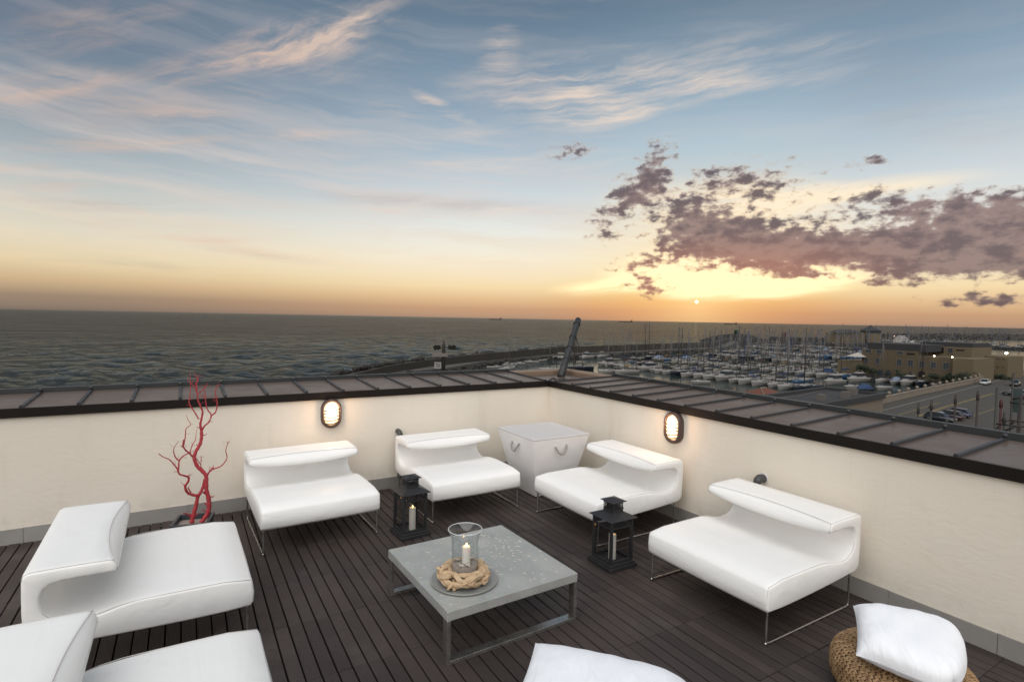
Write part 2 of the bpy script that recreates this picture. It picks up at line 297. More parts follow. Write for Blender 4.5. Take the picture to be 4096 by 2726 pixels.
def _deck(q, b):
    v = POS(q); sx_ = q.node('ShaderNodeSeparateXYZ'); q.put(sx_.inputs[0], v); bx, by = sx_.outputs[0], sx_.outputs[1]
    ix = q.m('FLOOR', q.m('DIVIDE', bx, BP)); iy = q.m('FLOOR', q.m('DIVIDE', by, BL)); cb_ = q.node('ShaderNodeCombineXYZ'); q.put(cb_.inputs[0], ix); q.put(cb_.inputs[1], iy)
    wn = q.node('ShaderNodeTexWhiteNoise', noise_dimensions='2D'); q.put(wn.inputs['Vector'], cb_.outputs[0]); r1 = wn.outputs['Value']
    grain = q.noise(q.map(v, sc=(40, 3.0, 1)), 1.0, 6.0, 0.7); blot = q.noise(v, 2.2, 6.0, 0.68)
    c = q.mix(r1, (0.036, 0.0265, 0.0245, 1), (0.064, 0.048, 0.0435, 1)); c = q.mix(q.m('MULTIPLY', grain, 0.55), c, (0.040, 0.032, 0.030, 1))
    c = q.mix(q.m('MULTIPLY', q.step(blot, 0.52, 0.78), 0.55), c, (0.095, 0.079, 0.073, 1))
    sc_ = q.step(q.noise(q.map(v, rot=(0, 0, 0.5), sc=(14, 5, 1)), 2.0, 8.0, 0.78, 1.5), 0.65, 0.76); c = q.mix(q.m('MULTIPLY', sc_, 0.55), c, (0.30, 0.27, 0.25, 1))
    q.put(b.inputs['Base Color'], c); b.inputs['Roughness'].default_value = 0.52; b.inputs['Specular IOR Level'].default_value = 0.4
    gr = q.m('ABSOLUTE', q.m('SINE', q.m('MULTIPLY', bx, math.pi/(BP/12)))); q.put(b.inputs['Normal'], q.bump(grain, 0.15, 0.003, q.bump(q.m('MULTIPLY', gr, q.step(blot, 0.62, 0.42, 0.3, 1.0)), 0.55, 0.004)))
M['deck'] = material('dark_deck_wood', _deck)
M['void'] = plain('under_deck', (0.012, 0.011, 0.011), 0.95, var=0.2)
def _sheet(q, b):
    v = POS(q); n = q.noise(v, 3.0, 7.0, 0.68); s_ = q.step(q.noise(v, 1.1, 5.0, 0.6), 0.60, 0.72)
    c = q.mix(n, (0.082, 0.054, 0.040, 1), (0.128, 0.088, 0.066, 1)); q.put(b.inputs['Base Color'], q.mix(q.m('MULTIPLY', s_, 0.4), c, (0.048, 0.038, 0.033, 1)))
    b.inputs['Metallic'].default_value = 0.0; q.put(b.inputs['Roughness'], q.step(n, 0.3, 0.7, 0.30, 0.44)); b.inputs['Specular IOR Level'].default_value = 0.28
    q.put(b.inputs['Normal'], q.bump(q.noise(v, 2.0, 3.0), 0.15, 0.02))
M['sheet'] = material('zinc_roof_sheet', _sheet)
M['batten'] = plain('roof_batten', (0.032, 0.031, 0.034), 0.5, var=0.15)
M['fascia'] = plain('dark_brown_fascia', (0.009, 0.006, 0.005), 0.5, spec=0.25, var=0.25, scale=3.0)
M['curb'] = plain('grey_curb_metal', (0.032, 0.035, 0.037), 0.5, var=0.15)
M['blackmetal'] = plain('black_lantern_metal', (0.022, 0.022, 0.024), 0.5, var=0.2, scale=20)
M['lampring'] = plain('bronze_lamp_ring', (0.075, 0.045, 0.038), 0.5, var=0.35, scale=40)
M['glass'] = pane('lantern_glass', (0.90, 0.90, 0.90), 1.0)
def _lamp(q, b):
    v = q.map(OBJ(q), loc=(0, 0, -0.12), sc=(9.0, 0.0, 6.5)); ln = q.node('ShaderNodeVectorMath', operation='LENGTH'); q.put(ln.inputs[0], v); d = q.step(ln.outputs['Value'], 0.15, 1.25)
    b.inputs['Base Color'].default_value = (0.8, 0.78, 0.72, 1); q.put(b.inputs['Emission Color'], q.mix(d, (1.0, 0.80, 0.52, 1), (1.0, 0.60, 0.24, 1))); q.put(b.inputs['Emission Strength'], q.step(d, 0.0, 1.0, 2.6, 0.85))
M['lampglow'] = material('lamp_diffuser', _lamp)
M['flame'] = emit('candle_flame', (1.0, 0.55, 0.16), 22.0)
def _wax(q, b):
    v = OBJ(q); sx_ = q.node('ShaderNodeSeparateXYZ'); q.put(sx_.inputs[0], v)
    q.put(b.inputs['Base Color'], q.mix(q.noise(v, 12.0, 3.0), (0.80, 0.76, 0.68, 1), (0.86, 0.83, 0.77, 1))); b.inputs['Roughness'].default_value = 0.5
    b.inputs['Subsurface Weight'].default_value = 0.5; b.inputs['Subsurface Radius'].default_value = (0.03, 0.015, 0.008); b.inputs['Subsurface Scale'].default_value = 1.0
M['wax'] = material('candle_wax', _wax)
def _zinc(q, b):
    v = OBJ(q); n = q.noise(v, 5.0, 8.0, 0.7); sp = q.node('ShaderNodeTexVoronoi', feature='F1'); q.put(sp.inputs['Vector'], q.map(v, sc=(60, 60, 60), rot=(0.3, 0.2, 0.5))); s_ = sp.outputs['Color']
    c = q.mix(n, (0.25, 0.255, 0.245, 1), (0.50, 0.50, 0.475, 1)); c = q.mix(0.2, c, s_, 'OVERLAY'); c = q.mix(q.m('MULTIPLY', q.step(q.noise(v, 2.1, 4.0), 0.5, 0.7), 0.4), c, (0.44, 0.42, 0.385, 1))
    q.put(b.inputs['Base Color'], c); b.inputs['Metallic'].default_value = 0.15; q.put(b.inputs['Roughness'], q.step(n, 0.3, 0.7, 0.38, 0.58)); q.put(b.inputs['Normal'], q.bump(n, 0.12, 0.004))
M['zinc'] = material('galvanised_top', _zinc)
M['steelbar'] = plain('dull_steel_bar', (0.46, 0.44, 0.41), 0.27, 0.9, var=0.2, scale=9.0)
M['tray'] = plain('dark_zinc_tray', (0.33, 0.335, 0.32), 0.42, 0.2, var=0.15)
def _rope(q, b):
    v = OBJ(q); n = q.noise(v, 120.0, 4.0, 0.7); l = q.noise(v, 14.0, 3.0)
    c = q.mix(l, (0.50, 0.34, 0.20, 1), (0.66, 0.50, 0.33, 1)); q.put(b.inputs['Base Color'], q.mix(q.m('MULTIPLY', n, 0.5), c, (0.34, 0.21, 0.11, 1))); b.inputs['Roughness'].default_value = 0.85
    q.put(b.inputs['Normal'], q.bump(n, 0.4, 0.003))
M['rope'] = material('hemp_rope', _rope)
M['greyrope'] = plain('grey_rope', (0.30, 0.28, 0.25), 0.9, bump=0.3)
M['whitebox'] = plain('white_stucco_box', (0.80, 0.775, 0.76), 0.85, spec=0.2, var=0.07, scale=5.0, bump=0.35, bscale=130)
M['boxtop'] = plain('pale_grey_lid', (0.60, 0.575, 0.57), 0.65, var=0.08, scale=8.0, bump=0.15, bscale=120)
def _red(q, b):
    v = OBJ(q); n = q.noise(v, 14.0, 6.0, 0.65); e = q.noise(v, 45.0, 3.0)
    c = q.mix(n, (0.30, 0.020, 0.030, 1), (0.50, 0.050, 0.060, 1)); q.put(b.inputs['Base Color'], q.mix(q.m('MULTIPLY', q.step(e, 0.6, 0.75), 0.5), c, (0.22, 0.03, 0.035, 1))); b.inputs['Roughness'].default_value = 0.6; q.put(b.inputs['Normal'], q.bump(n, 0.4, 0.006))
M['red'] = material('red_painted_wood', _red)
M['pot'] = plain('dark_slate_pot', (0.045, 0.052, 0.06), 0.5, var=0.2)
def _cot(q, b):
    v = OBJ(q); b.inputs['Base Color'].default_value = (0.87, 0.88, 0.91, 1); b.inputs['Roughness'].default_value = 0.9; b.inputs['Specular IOR Level'].default_value = 0.15
    w = q.noise(q.map(v, (0.2, 0.1, 0), (0, 0, 0.9), (0.16, 0.05, 0.2), 'TEXTURE'), 1.0, 4.0, 0.55, 0.7); q.put(b.inputs['Normal'], q.bump(q.noise(v, 500.0, 2.0), 0.05, 0.002, q.bump(w, 0.55, 0.016)))
M['pillow'] = material('white_cotton', _cot)
M['pillow2'] = M['pillow']
def _wick(q, b):
    v = OBJ(q); rnd = q.noise(v, 26.0, 3.0, 0.6); f = q.noise(q.map(v, sc=(30, 30, 30)), 2.0, 4.0)
    c = q.mix(q.step(rnd, 0.3, 0.7), (0.20, 0.105, 0.045, 1), (0.48, 0.31, 0.16, 1)); q.put(b.inputs['Base Color'], q.mix(q.m('MULTIPLY', f, 0.4), c, (0.30, 0.18, 0.08, 1))); b.inputs['Roughness'].default_value = 0.6
M['wicker'] = material('banana_leaf_weave', _wick)
M['wickcore'] = plain('wicker_core', (0.09, 0.05, 0.025), 0.9)
def _glassv(q, b):
    b.inputs['Base Color'].default_value = (1, 1, 1, 1); b.inputs['Roughness'].default_value = 0.0; b.inputs['IOR'].default_value = 1.45; b.inputs['Transmission Weight'].default_value = 1.0
M['vase'] = pane('clear_glass', (0.97, 0.98, 0.98), 1.25)
M['sand'] = plain('coarse_sand', (0.36, 0.30, 0.26), 0.95, var=0.5, scale=160.0, bump=0.8, bscale=220)
M['shell'] = plain('sea_shell', (0.66, 0.56, 0.48), 0.4, var=0.35, scale=60.0)
M['pipe'] = plain('dark_pipe', (0.05, 0.05, 0.052), 0.4, var=0.2)
M['pole'] = plain('galvanised_pole', (0.028, 0.028, 0.029), 0.5, var=0.3, scale=7.0)
M['rust'] = plain('rusty_chain', (0.055, 0.04, 0.032), 0.7, var=0.3, scale=30)
M['brick'] = plain('terracotta_coping', (0.22, 0.15, 0.105), 0.7, var=0.2, scale=4.0)

# ------------------------------------------------------------------ terrace: deck
H, SK = 1.07, 0.1275
deck = structure(MB().box((-4.25, -4.55, -0.20), (8.6, 9.2, 0.30)).build('deck', M['void']))
bm_ = MB().box((0, 0, 0), (BP-0.009, BL-0.003, 0.024), bev=0.003).mesh('deck_board')
cells = []
for i in range(-100, 0):
    for j in range(-15, 0):
        x, y = (i+0.5)*BP, (j+0.5)*BL
        if x < -8.4 or y < -9.0: continue
        d = np.array([x, y, 0])-CAM; zc = d@_f; vis = 0.0
        if zc > 0.4:
            u, v = d@_r/zc*FPX+PW/2, -(d@_u)/zc*FPX+PH/2
            if -60 < u < PW+60 and 0 < v < PH+120: vis = 1/zc**2
            for (bx0, by0, bx1, by1) in ((-4.9, -2.45, -3.95, -1.4), (-4.9, -4.1, -3.95, -3.05), (-1.05, -1.2, -0.3, -0.4), (-0.95, -4.0, -0.2, -3.1), (-3.7, -0.9, -2.8, -0.3), (-2.2, -0.9, -1.3, -0.3), (-0.9, -2.4, -0.2, -1.5)):
                if bx0 < x < bx1 and by0 < y < by1: vis *= 0.05
        cells.append((vis, x, y))
cells.sort(reverse=True)
rest = MB()
for n, (vis, x, y) in enumerate(cells):
    dz = random.uniform(-0.0022, 0.0012)-0.012; a = random.uniform(-0.003, 0.003)
    if n < 300: obj('deck_board', bm_, M['deck'], deck, (x, y, dz), a)
    else: rest.box((x, y, dz), (BP-0.009, BL-0.003, 0.024), a)
bm_.materials.append(M['deck']) if not bm_.materials else None
ro = rest.build('deck_board', M['deck'], deck); ro['kind'] = 'stuff'

# ------------------------------------------------------------------ parapet walls with roof capping
def parapet(axis, label, seams, length, outer0, outer1, end):
    # built along local +x (from the corner outwards), outside towards +y; then laid along one of the two walls
    t_ = thing('parapet_wall', label, 'wall', (0, 0, 0))
    flip = (lambda a, b: (-a, b)) if axis == 0 else (lambda a, b: (b, -a))
    def P(a, b, z): x, y = flip(a, b); return (x, y, z)
    def quadbox(a0, a1, b0, b1, z00, z01, th):       # slab: z00 at b0, z01 at b1
        vs = [P(a0, b0, z00-th), P(a1, b0, z00-th), P(a1, b1, z01-th), P(a0, b1, z01-th), P(a0, b0, z00), P(a1, b0, z00), P(a1, b1, z01), P(a0, b1, z01)]
        fs = [(0, 3, 2, 1), (4, 5, 6, 7), (0, 1, 5, 4), (1, 2, 6, 5), (2, 3, 7, 6), (3, 0, 4, 7)]
        if axis == 0: fs = [tuple(reversed(q)) for q in fs]
        return vs, fs
    w = MB(); a0_ = 0.0 if axis == 0 else -0.25
    vs, fs = quadbox(a0_, length, 0.0, 0.25, H+0.02, H+0.02, H+0.35); w.add(vs, fs); w.build('wall_face', M['stucco'], t_)
    out = lambda a: outer0+(outer1-outer0)*min(1.0, a/6.0)
    zi, zo = 1.145, 1.180
    fz = MB(); vs, fs = quadbox(-0.028, length, -0.03, -0.004, 1.150, 1.150, 0.078); fz.add(vs, fs); vs, fs = quadbox(-0.002, length, -0.003, 0.25, 1.139, 1.139, 0.045); fz.add(vs, fs); fz.build('fascia', M['fascia'], t_)
    ed = [end]+[q for q in seams if q > end+0.05]+[length]
    for k in range(len(ed)-1):
        p0, p1 = ed[k], ed[k+1]; mb = MB(); th = 0.012; j = random.uniform(-0.002, 0.002)
        vs = []
        for zz in (-th, 0):
            for (a, b) in ((p0+0.004, -0.026), (p1-0.004, -0.026), (p1-0.004, out(p1)), (p0+0.004, out(p0))): vs.append(P(a, b, (zi if b < 0 else zo)+zz+j))
        fs = [(0, 3, 2, 1), (4, 5, 6, 7), (0, 1, 5, 4), (1, 2, 6, 5), (2, 3, 7, 6), (3, 0, 4, 7)]
        if axis == 0: fs = [tuple(reversed(q)) for q in fs]
        mb.add(vs, fs).build('roof_panel', M['sheet'], t_)
    for q in ed[:-1]:
        mb = MB(); sec = [(-0.015, 0.0), (-0.012, 0.020), (0.012, 0.020), (0.015, 0.0)]; vs = []
        for b, zb in ((-0.02, zi), (out(q)-0.01, zo)):
            for (a, zz) in sec: vs.append(P(q+a, b, zb+zz-0.002))
        fs = [(0, 1, 5, 4), (1, 2, 6, 5), (2, 3, 7, 6), (0, 3, 2, 1), (4, 5, 6, 7)]
        if axis == 1: fs = [tuple(reversed(f_)) for f_ in fs]
        mb.add(vs, fs); mb.build('seam_batten', M['batten'], t_)
        sc = MB(); sc.lathe([(0.011, 0), (0.011, 0.008), (0.004, 0.012)], 10, P(q+0.0, -0.012, zi+0.018)); sc.lathe([(0.016, 0), (0.016, 0.018), (0.008, 0.028)], 12, P(q, out(q)-0.03, zo+0.02)); sc.build('batten_cap', M['curb'], t_)
    mb = MB(); vs = []
    for a in (end-0.02, length):
        for b, zz in ((0.0, zo-0.06), (0.085, zo-0.30), (0.085, zo+0.038), (0.0, zo+0.041)): vs.append(P(a, out(max(a, 0))+b, zz))
    fs = [(0, 4, 5, 1), (1, 5, 6, 2), (2, 6, 7, 3), (3, 7, 4, 0), (0, 1, 2, 3), (4, 7, 6, 5)]
    if axis == 1: fs = [tuple(reversed(f_)) for f_ in fs]
    mb.add(vs, fs).build('roof_curb', M['curb'], t_)
    a = 0.014 if axis == 0 else 0.0
    while a < min(length, 6.4):
        ln = 0.60 if axis == 1 else 0.60; mb = MB(); pr = 0.012+random.uniform(-0.001, 0.0015); zt = SK+random.uniform(-0.002, 0.003)
        vs, fs = quadbox(a+0.0015, a+ln-0.0015, -pr, -0.0005, zt, zt, zt+0.02); mb.add(vs, fs).build('skirting_tile', M['stone'], t_); a += ln
    return t_
pL = parapet(0, 'cream stucco parapet wall behind the red branch, capped with grey zinc roof panels', [0.074+0.3815*k for k in range(1, 22)], 8.3, 1.0, 0.74, 0.074)
pR = parapet(1, 'cream stucco parapet wall beside the harbour car park, capped with zinc roof panels', [0.155+0.366*k for k in range(1, 24)], 9.0, 1.03, 0.74, 0.155)
# corner roof bay with the leaning pole
bay = thing('corner_roof', 'small sunken corner roof bay with terracotta coping round a leaning pole', 'roof', (0, 0, 0))
MB().box((0.50, 0.50, 1.085), (0.98, 0.98, 0.05)).build('roof_sheet', M['sheet'], bay)
mb = MB(); mb.box((0.50, 1.10, 1.09), (1.42, 0.24, 0.16), bev=0.008); mb.build('coping', M['brick'], bay); mb = MB(); mb.box((1.10, 0.42, 1.088), (0.24, 1.12, 0.16), bev=0.008); mb.build('coping', M['brick'], bay)
cbm = MB(); cbm.tube([(-0.03, -0.05, 1.14), (0.06, 0.05, 1.165), (0.2, 0.2, 1.16), (0.33, 0.3, 1.12)], 0.008, 6); cbm.tube([(0.02, 0.1, 1.12), (0.2, 0.28, 1.13), (0.42, 0.3, 1.115), (0.6, 0.26, 1.115)], 0.007, 6); cbm.build('cable', M['blackmetal'], bay)
base = hit(PP(225, 1345), 2, 1.105); top = hit(PP(588, 150), 1, base[1]+0.75); pole = thing('hoist_pole', 'thick grey pole leaning outwards over the roof corner with strapped cable', 'pole', tuple(base))
rel = top-base; N_ = 7
MB().tube([tuple(rel*k/(N_-1)) for k in range(N_)]+[tuple(rel*1.012)], [0.056, 0.055, 0.054, 0.053, 0.052, 0.052, 0.052, 0.042], 20).build('shaft', M['pole'], pole)
ax = Vector(rel).normalized()
for tt in (0.27, 0.47, 0.66, 0.91):
    c = Vector(rel)*tt; a = ax.orthogonal().normalized(); b_ = ax.cross(a); MB().tube([c+(a*math.cos(2*math.pi*k/18)+b_*math.sin(2*math.pi*k/18))*0.057 for k in range(18)], 0.007, 6, closed=True).build('strap', M['blackmetal'], pole)
side = Vector((-0.3, -0.95, 0.1)); side = (side-ax*side.dot(ax)).normalized()
MB().tube([Vector(rel)*tt+side*(0.064+0.012*math.sin(tt*9))+Vector((0.02*math.sin(tt*7), 0, 0)) for tt in np.linspace(0.03, 0.93, 24)], 0.006, 6).build('cable', M['blackmetal'], pole)
ct = Vector(base)+Vector(rel)*0.80+Vector((0.02, 0.03, -0.05)); lk = MB()
link = []
for k in range(14):
    a = 2*math.pi*k/14; link.append((0.011*math.cos(a), 0, 0.018*math.sin(a)+(0.012 if math.sin(a) > 0 else -0.012)))
chain = thing('chain', 'rusty steel chain hanging from the leaning corner pole', 'chain', tuple(ct))
lkm = MB().tube(link, 0.0052, 6, closed=True).mesh('link')
for k in range(26):
    o = obj('link', lkm, M['rust'], chain, (0, 0, -0.042*k)); o.rotation_euler = (0, 0, (k % 2)*math.pi/2+0.3)
MB().tube([(0, 0, 0), (0.10, 0.02, -0.20), (0.20, 0.02, -0.52), (0.24, 0.0, -0.9)], 0.006, 6).build('stay_wire', M['blackmetal'], chain)
bb = thing('terrace_building', 'cream building carrying the roof terrace above the quay', 'building', (-4.2, -5.6, -13.0))
MB().box((0, 0, 6.3), (10.0, 13.0, 12.62)).build('wall', M['stucco'], bb)
MB().box((0.0, 0.06, 13.10), (9.9, 12.9, 0.4)).build('roof_slab', M['curb'], bb) if False else None

# ------------------------------------------------------------------ lounge chairs
outer = [(-1.187, .212), (-1.05, .207), (-.90, .210), (-.75, .215), (-.60, .222), (-.45, .230), (-.30, .240), (-.205, .247), (-.165, .262), (-.147, .295), (-.141, .36), (-.138, .44), (-.137, .53), (-.138, .615), (-.146, .642), (-.172, .653), (-.25, .654), (-.34, .653), (-.43, .651), (-.505, .648), (-.520, .642)]
inner = [(-1.187, .372), (-1.05, .392), (-.90, .395), (-.75, .397), (-.63, .397), (-.545, .389), (-.46, .370), (-.383, .357), (-.315, .362), (-.262, .383), (-.226, .425), (-.214, .470), (-.214, .515), (-.228, .550), (-.255, .571), (-.30, .578), (-.36, .579), (-.42, .579), (-.47, .578), (-.52, .577), (-.535, .582)]
def chair_meshes():
    n = len(outer); O = np.array(outer)+(0.66, 0); I = np.array(inner)+(0.66, 0)
    ring0 = np.concatenate([O, [((O[-1][0]+I[-1][0])/2-0.012, (O[-1][1]+I[-1][1])/2)], I[::-1], [(O[0][0]-0.016, .235), (O[0][0]-0.020, .29), (O[0][0]-0.012, .35)][::-1]])
    m = len(ring0)
    nxt = np.roll(ring0, -1, 0)-np.roll(ring0, 1, 0); nrm = np.stack([nxt[:, 1], -nxt[:, 0]], 1); nrm /= np.linalg.norm(nrm, axis=1)[:, None]   # outward for this winding
    if np.mean((ring0-ring0.mean(0))[:10]*nrm[:10]) < 0: nrm = -nrm
    hw = 0.5; us = [-hw, -hw+.003, -hw+.010, -hw+.022]+list(np.linspace(-hw+.06, hw-.06, 21))+[hw-.022, hw-.010, hw-.003, hw]
    ins = {0: .016, 1: .008, 2: .0025, 3: 0.0}
    V = []; S = len(us)
    for si, u in enumerate(us):
        d = ins.get(min(si, S-1-si), 0.0); P_ = ring0-nrm*d
        w = max(0.0, 1-(u/hw)**2)
        P_ = P_.copy()
        for k in range(m):
            y, z = ring0[k]
            if z > .56 and y < .34:                      # head slab: front edge bowed back above and down below
                f = min(1.0, (0.34-y)/0.2)
                if z > .63: P_[k] += (0.058*w*f, 0.0)
                elif z > .59: P_[k] += (0.012*w*f, -0.010*w*f)
                else: P_[k] += (0.004*w*f, -0.030*w*f)
            elif z > .34 and z < .41 and y < .42:        # seat: soft sag with creases at the back
                bk = math.exp(-((y-0.10)/0.17)**2); P_[k] += (0, -0.020*w*bk+0.006*w*math.exp(-((y+.3)/.2)**2)+0.0038*bk*math.sin(u*23+y*14+2*math.sin(u*7)))
            elif .39 < z < .56 and y > .38: P_[k] += (0.012*w+0.0055*math.sin(u*17+z*34+math.sin(u*9)*1.5)*w, 0)
            elif z < .34 and y < -.50: P_[k] += (-0.010*w, 0)
        for (y, z) in P_: V.append((u, y, z))
    F = []
    for s in range(S-1):
        for k in range(m): F.append((s*m+k, s*m+(k+1) % m, (s+1)*m+(k+1) % m, (s+1)*m+k))
    iid = lambda k: 2*n-k     # ring index of inner[k]
    for s, rev in ((0, True), (S-1, False)):
        o = s*m
        for k in range(n-1):
            q = (o+k, o+k+1, o+iid(k+1), o+iid(k)); F.append(q if not rev else tuple(reversed(q)))
        q = (o+n-1, o+n, o+n+1); F.append(q if not rev else tuple(reversed(q)))
        q = (o+0, o+2*n, o+2*n+1, o+2*n+2, o+2*n+3); q = tuple(x for x in q if x-o < m); q = tuple(reversed(q)); F.append(q if not rev else tuple(reversed(q)))
    me = bpy.data.meshes.new('whole'); me.from_pydata(V, [], F); bm = bmesh.new(); bm.from_mesh(me); bmesh.ops.recalc_face_normals(bm, faces=bm.faces[:]); bm.to_mesh(me); bm.free()
    me.polygons.foreach_set('use_smooth', [True]*len(me.polygons)); me.update()
    nv = [tuple(v.normal) for v in me.vertices]
    back = set(list(range(9, n+1))+[n]+[iid(k) for k in range(9, n)])
    out = {}
    for part in ('seat', 'backrest'):
        sel = []
        for p_ in me.polygons:
            ks = [v % m for v in p_.vertices]; isb = all(k in back for k in ks)
            if isb == (part == 'backrest'): sel.append(tuple(p_.vertices))
        used = sorted({v for f_ in sel for v in f_}); mp = {v: i for i, v in enumerate(used)}
        pm = bpy.data.meshes.new(part); pm.from_pydata([tuple(me.vertices[v].co) for v in used], [], [tuple(mp[v] for v in f_) for f_ in sel])
        pm.polygons.foreach_set('use_smooth', [True]*len(pm.polygons)); pm.update(); pm.normals_split_custom_set_from_vertices([nv[v] for v in used]); out[part] = pm
    return out
def catmull(pts, n=6):
    P = [Vector(q) for q in pts]; out = []
    for i in range(len(P)-1):
        a, b, c, d = P[max(i-1, 0)], P[i], P[i+1], P[min(i+2, len(P)-1)]
        for k in range(n):
            t_ = k/n; out.append(0.5*((2*b)+(c-a)*t_+(2*a-5*b+4*c-d)*t_*t_+(3*b-a-3*c+d)*t_**3))
    return out+[P[-1]]
cm = chair_meshes()
legm = MB(); ly0, ly1 = -0.510, 0.425
legm.tube(catmull([(0, ly0+.004, .225), (0, ly0, .10), (0, ly0, .035), (0, ly0+.008, .013), (0, ly0+.030, .0075), (0, 0, .0075), (0, ly1-.030, .0075), (0, ly1-.008, .013), (0, ly1, .035), (0, ly1+.002, .12), (0, ly1+.006, .262)], 4), 0.0075, 10); legm = legm.mesh('leg_frame')
seamm = MB()
for s in (-1, 1):
    sp = [(s*.4925, y+.66+.003*(i > 9), z-.0022*(i < 10)) for i, (y, z) in enumerate(inner[:12])]; seamm.tube(sp, .0019, 5)
    sp = [(s*.4935, -.534, .228), (s*.4935, -.541, .29), (s*.4935, -.533, .355), (s*.4925, -.522, .370)]; seamm.tube(sp, .0019, 5)
    sp = [(s*.4925, y+.66-.003*(i < 2), z-.0025) for i, (y, z) in enumerate(outer[13:])]; seamm.tube(sp, .0019, 5); seamm.tube([(s*.4925, .139, .645), (s*.4935, .128, .61), (s*.4925, .124, .585)], .0019, 5)
us_ = np.linspace(-.49, .49, 24); seamm.tube([(u, .1395+.058*(1-(u/.5)**2), .6465) for u in us_], .0019, 5); seamm = seamm.mesh('seam_piping')
CH = [((-3.228, -.712, 0), R(2), 1.0, 'white leather lounge chair against the wall between the red branch and a black lantern'),
      ((-1.719, -.716, 0), R(.3), 1.0, 'white leather lounge chair standing between a black lantern and the white rope-handled box'),
      ((-.627, -1.937, 0), R(-90), 1.0, 'white leather lounge chair under a wall lamp, next to the white rope-handled box'),
      ((-.660, -3.570, 0), R(-90), 1.0, 'white leather lounge chair next to the round wicker pouf, its back to a wall pipe'),
      ((-4.430, -1.930, 0), R(91), 1.1, 'white leather lounge chair standing right in front of the red branch planter'),
      ((-4.445, -3.590, 0), R(90), 1.1, 'white leather lounge chair beside another chair, away from the walls and the red branch')]
for loc, rz, ws, lab in CH:
    c = thing('lounge_chair', lab, 'chair', loc, rz, 'white leather lounge chairs on the deck'); c.scale = (ws, 1, 1)
    obj('seat', cm['seat'], M['leather'], c); obj('backrest', cm['backrest'], M['leather'], c)
    for s in (-1, 1): obj('leg_frame', legm, M['chrome'], c, (s*.478, 0, 0))
    obj('seam_piping', seamm, M['seam'], c)

# ------------------------------------------------------------------ wall lamps
def stadium(w, h, n=14):
    r_ = w/2; c = h/2-r_; pts = []
    for k in range(n+1): a = math.pi*k/n; pts.append((r_*math.cos(a), c+r_*math.sin(a)))
    for k in range(n+1): a = math.pi+math.pi*k/n; pts.append((r_*math.cos(a), -c+r_*math.sin(a)))
    return pts
def wall_lamp(loc, rz, label):
    l = thing('wall_lamp', label, 'lamp', loc, rz, 'lit oval bulkhead lamps on the parapet')   # local -y faces the terrace
    rings = [(stadium(.205, .310), 0.0), (stadium(.212, .318), -.012), (stadium(.210, .316), -.050), (stadium(.196, .302), -.068), (stadium(.168, .268), -.070), (stadium(.156, .256), -.056), (stadium(.154, .254), -.020)]
    b = MB(); n = len(rings[0][0]); vs = []
    for pts, y in rings: vs += [(x, y, z) for x, z in pts]
    fs = [(i*n+k, (i+1)*n+k, (i+1)*n+(k+1) % n, i*n+(k+1) % n) for i in range(len(rings)-1) for k in range(n)]
    b.add(vs, fs, True); b.build('housing', M['lampring'], l)
    d = MB(); vs = []; lay = [(1.0, -.030), (.95, -.052), (.75, -.068), (.4, -.076), (.05, -.078)]
    for s, y in lay: vs += [(x*s, y, z*s) for x, z in stadium(.156, .256)]
    fs = [(i*n+k, (i+1)*n+k, (i+1)*n+(k+1) % n, i*n+(k+1) % n) for i in range(len(lay)-1) for k in range(n)]+[tuple((len(lay)-1)*n+k for k in range(n))]
    d.add(vs, fs, True); d.build('diffuser', M['lampglow'], l)
    for k in range(5):
        z = .034-.034*k; MB().tube([(-.080, -.066, z+.004), (-.040, -.084, z-.001), (0.004, -.0875, z-.003), (.04, -.084, z+.006), (.080, -.066, z+.016)], .0052, 6).build('guard_bar', M['lampring'], l)
    pl_ = bpy.data.lights.new('bulb', 'POINT'); pl_.energy = 2.8; pl_.color = (1.0, .60, .34); pl_.shadow_soft_size = .05; po = bpy.data.objects.new('bulb', pl_); COL.objects.link(po); po.parent = l; po.location = (0, -.14, .03)
    return l
wall_lamp((-2.879, 0.0, .920), 0, 'lit oval wall lamp above the chair nearest the red branch')
wall_lamp((0.0, -2.229, .918), R(-90), 'lit oval wall lamp above the chair by the rope-handled box')
def pipe(loc, rz, label):
    q = tag(MB().tube(catmull([(0, .02, 0), (0, -.03, 0), (0, -.055, -.006), (0.004, -.072, -.03), (0.006, -.078, -.07), (0.006, -.08, -.52)], 5), 0.030, 14).build('drain_pipe', M['pipe'], None, loc), label, 'pipe'); q.rotation_euler = (0, 0, rz); return q
pipe((-2.123, 0, .655), 0, 'dark drain pipe elbow behind the chair between lantern and white box')
q = thing('vent_pipe', 'short dark pipe stub with whitish flange behind the chair by the pouf', 'pipe', (0, -3.21, .660), R(-90))
MB().tube([(0, .02, 0), (0, -.02, 0), (0, -.055, .004), (0, -.085, -.012), (0.0, -.098, -.035)], [.036, .036, .036, .034, .026], 16).build('elbow', M['pipe'], q)
MB().lathe([(.036, 0), (.047, 0), (.047, .008), (.036, .010)], 24, caps=False).build('flange', M['boxtop'], q).rotation_euler = (R(90), 0, 0)

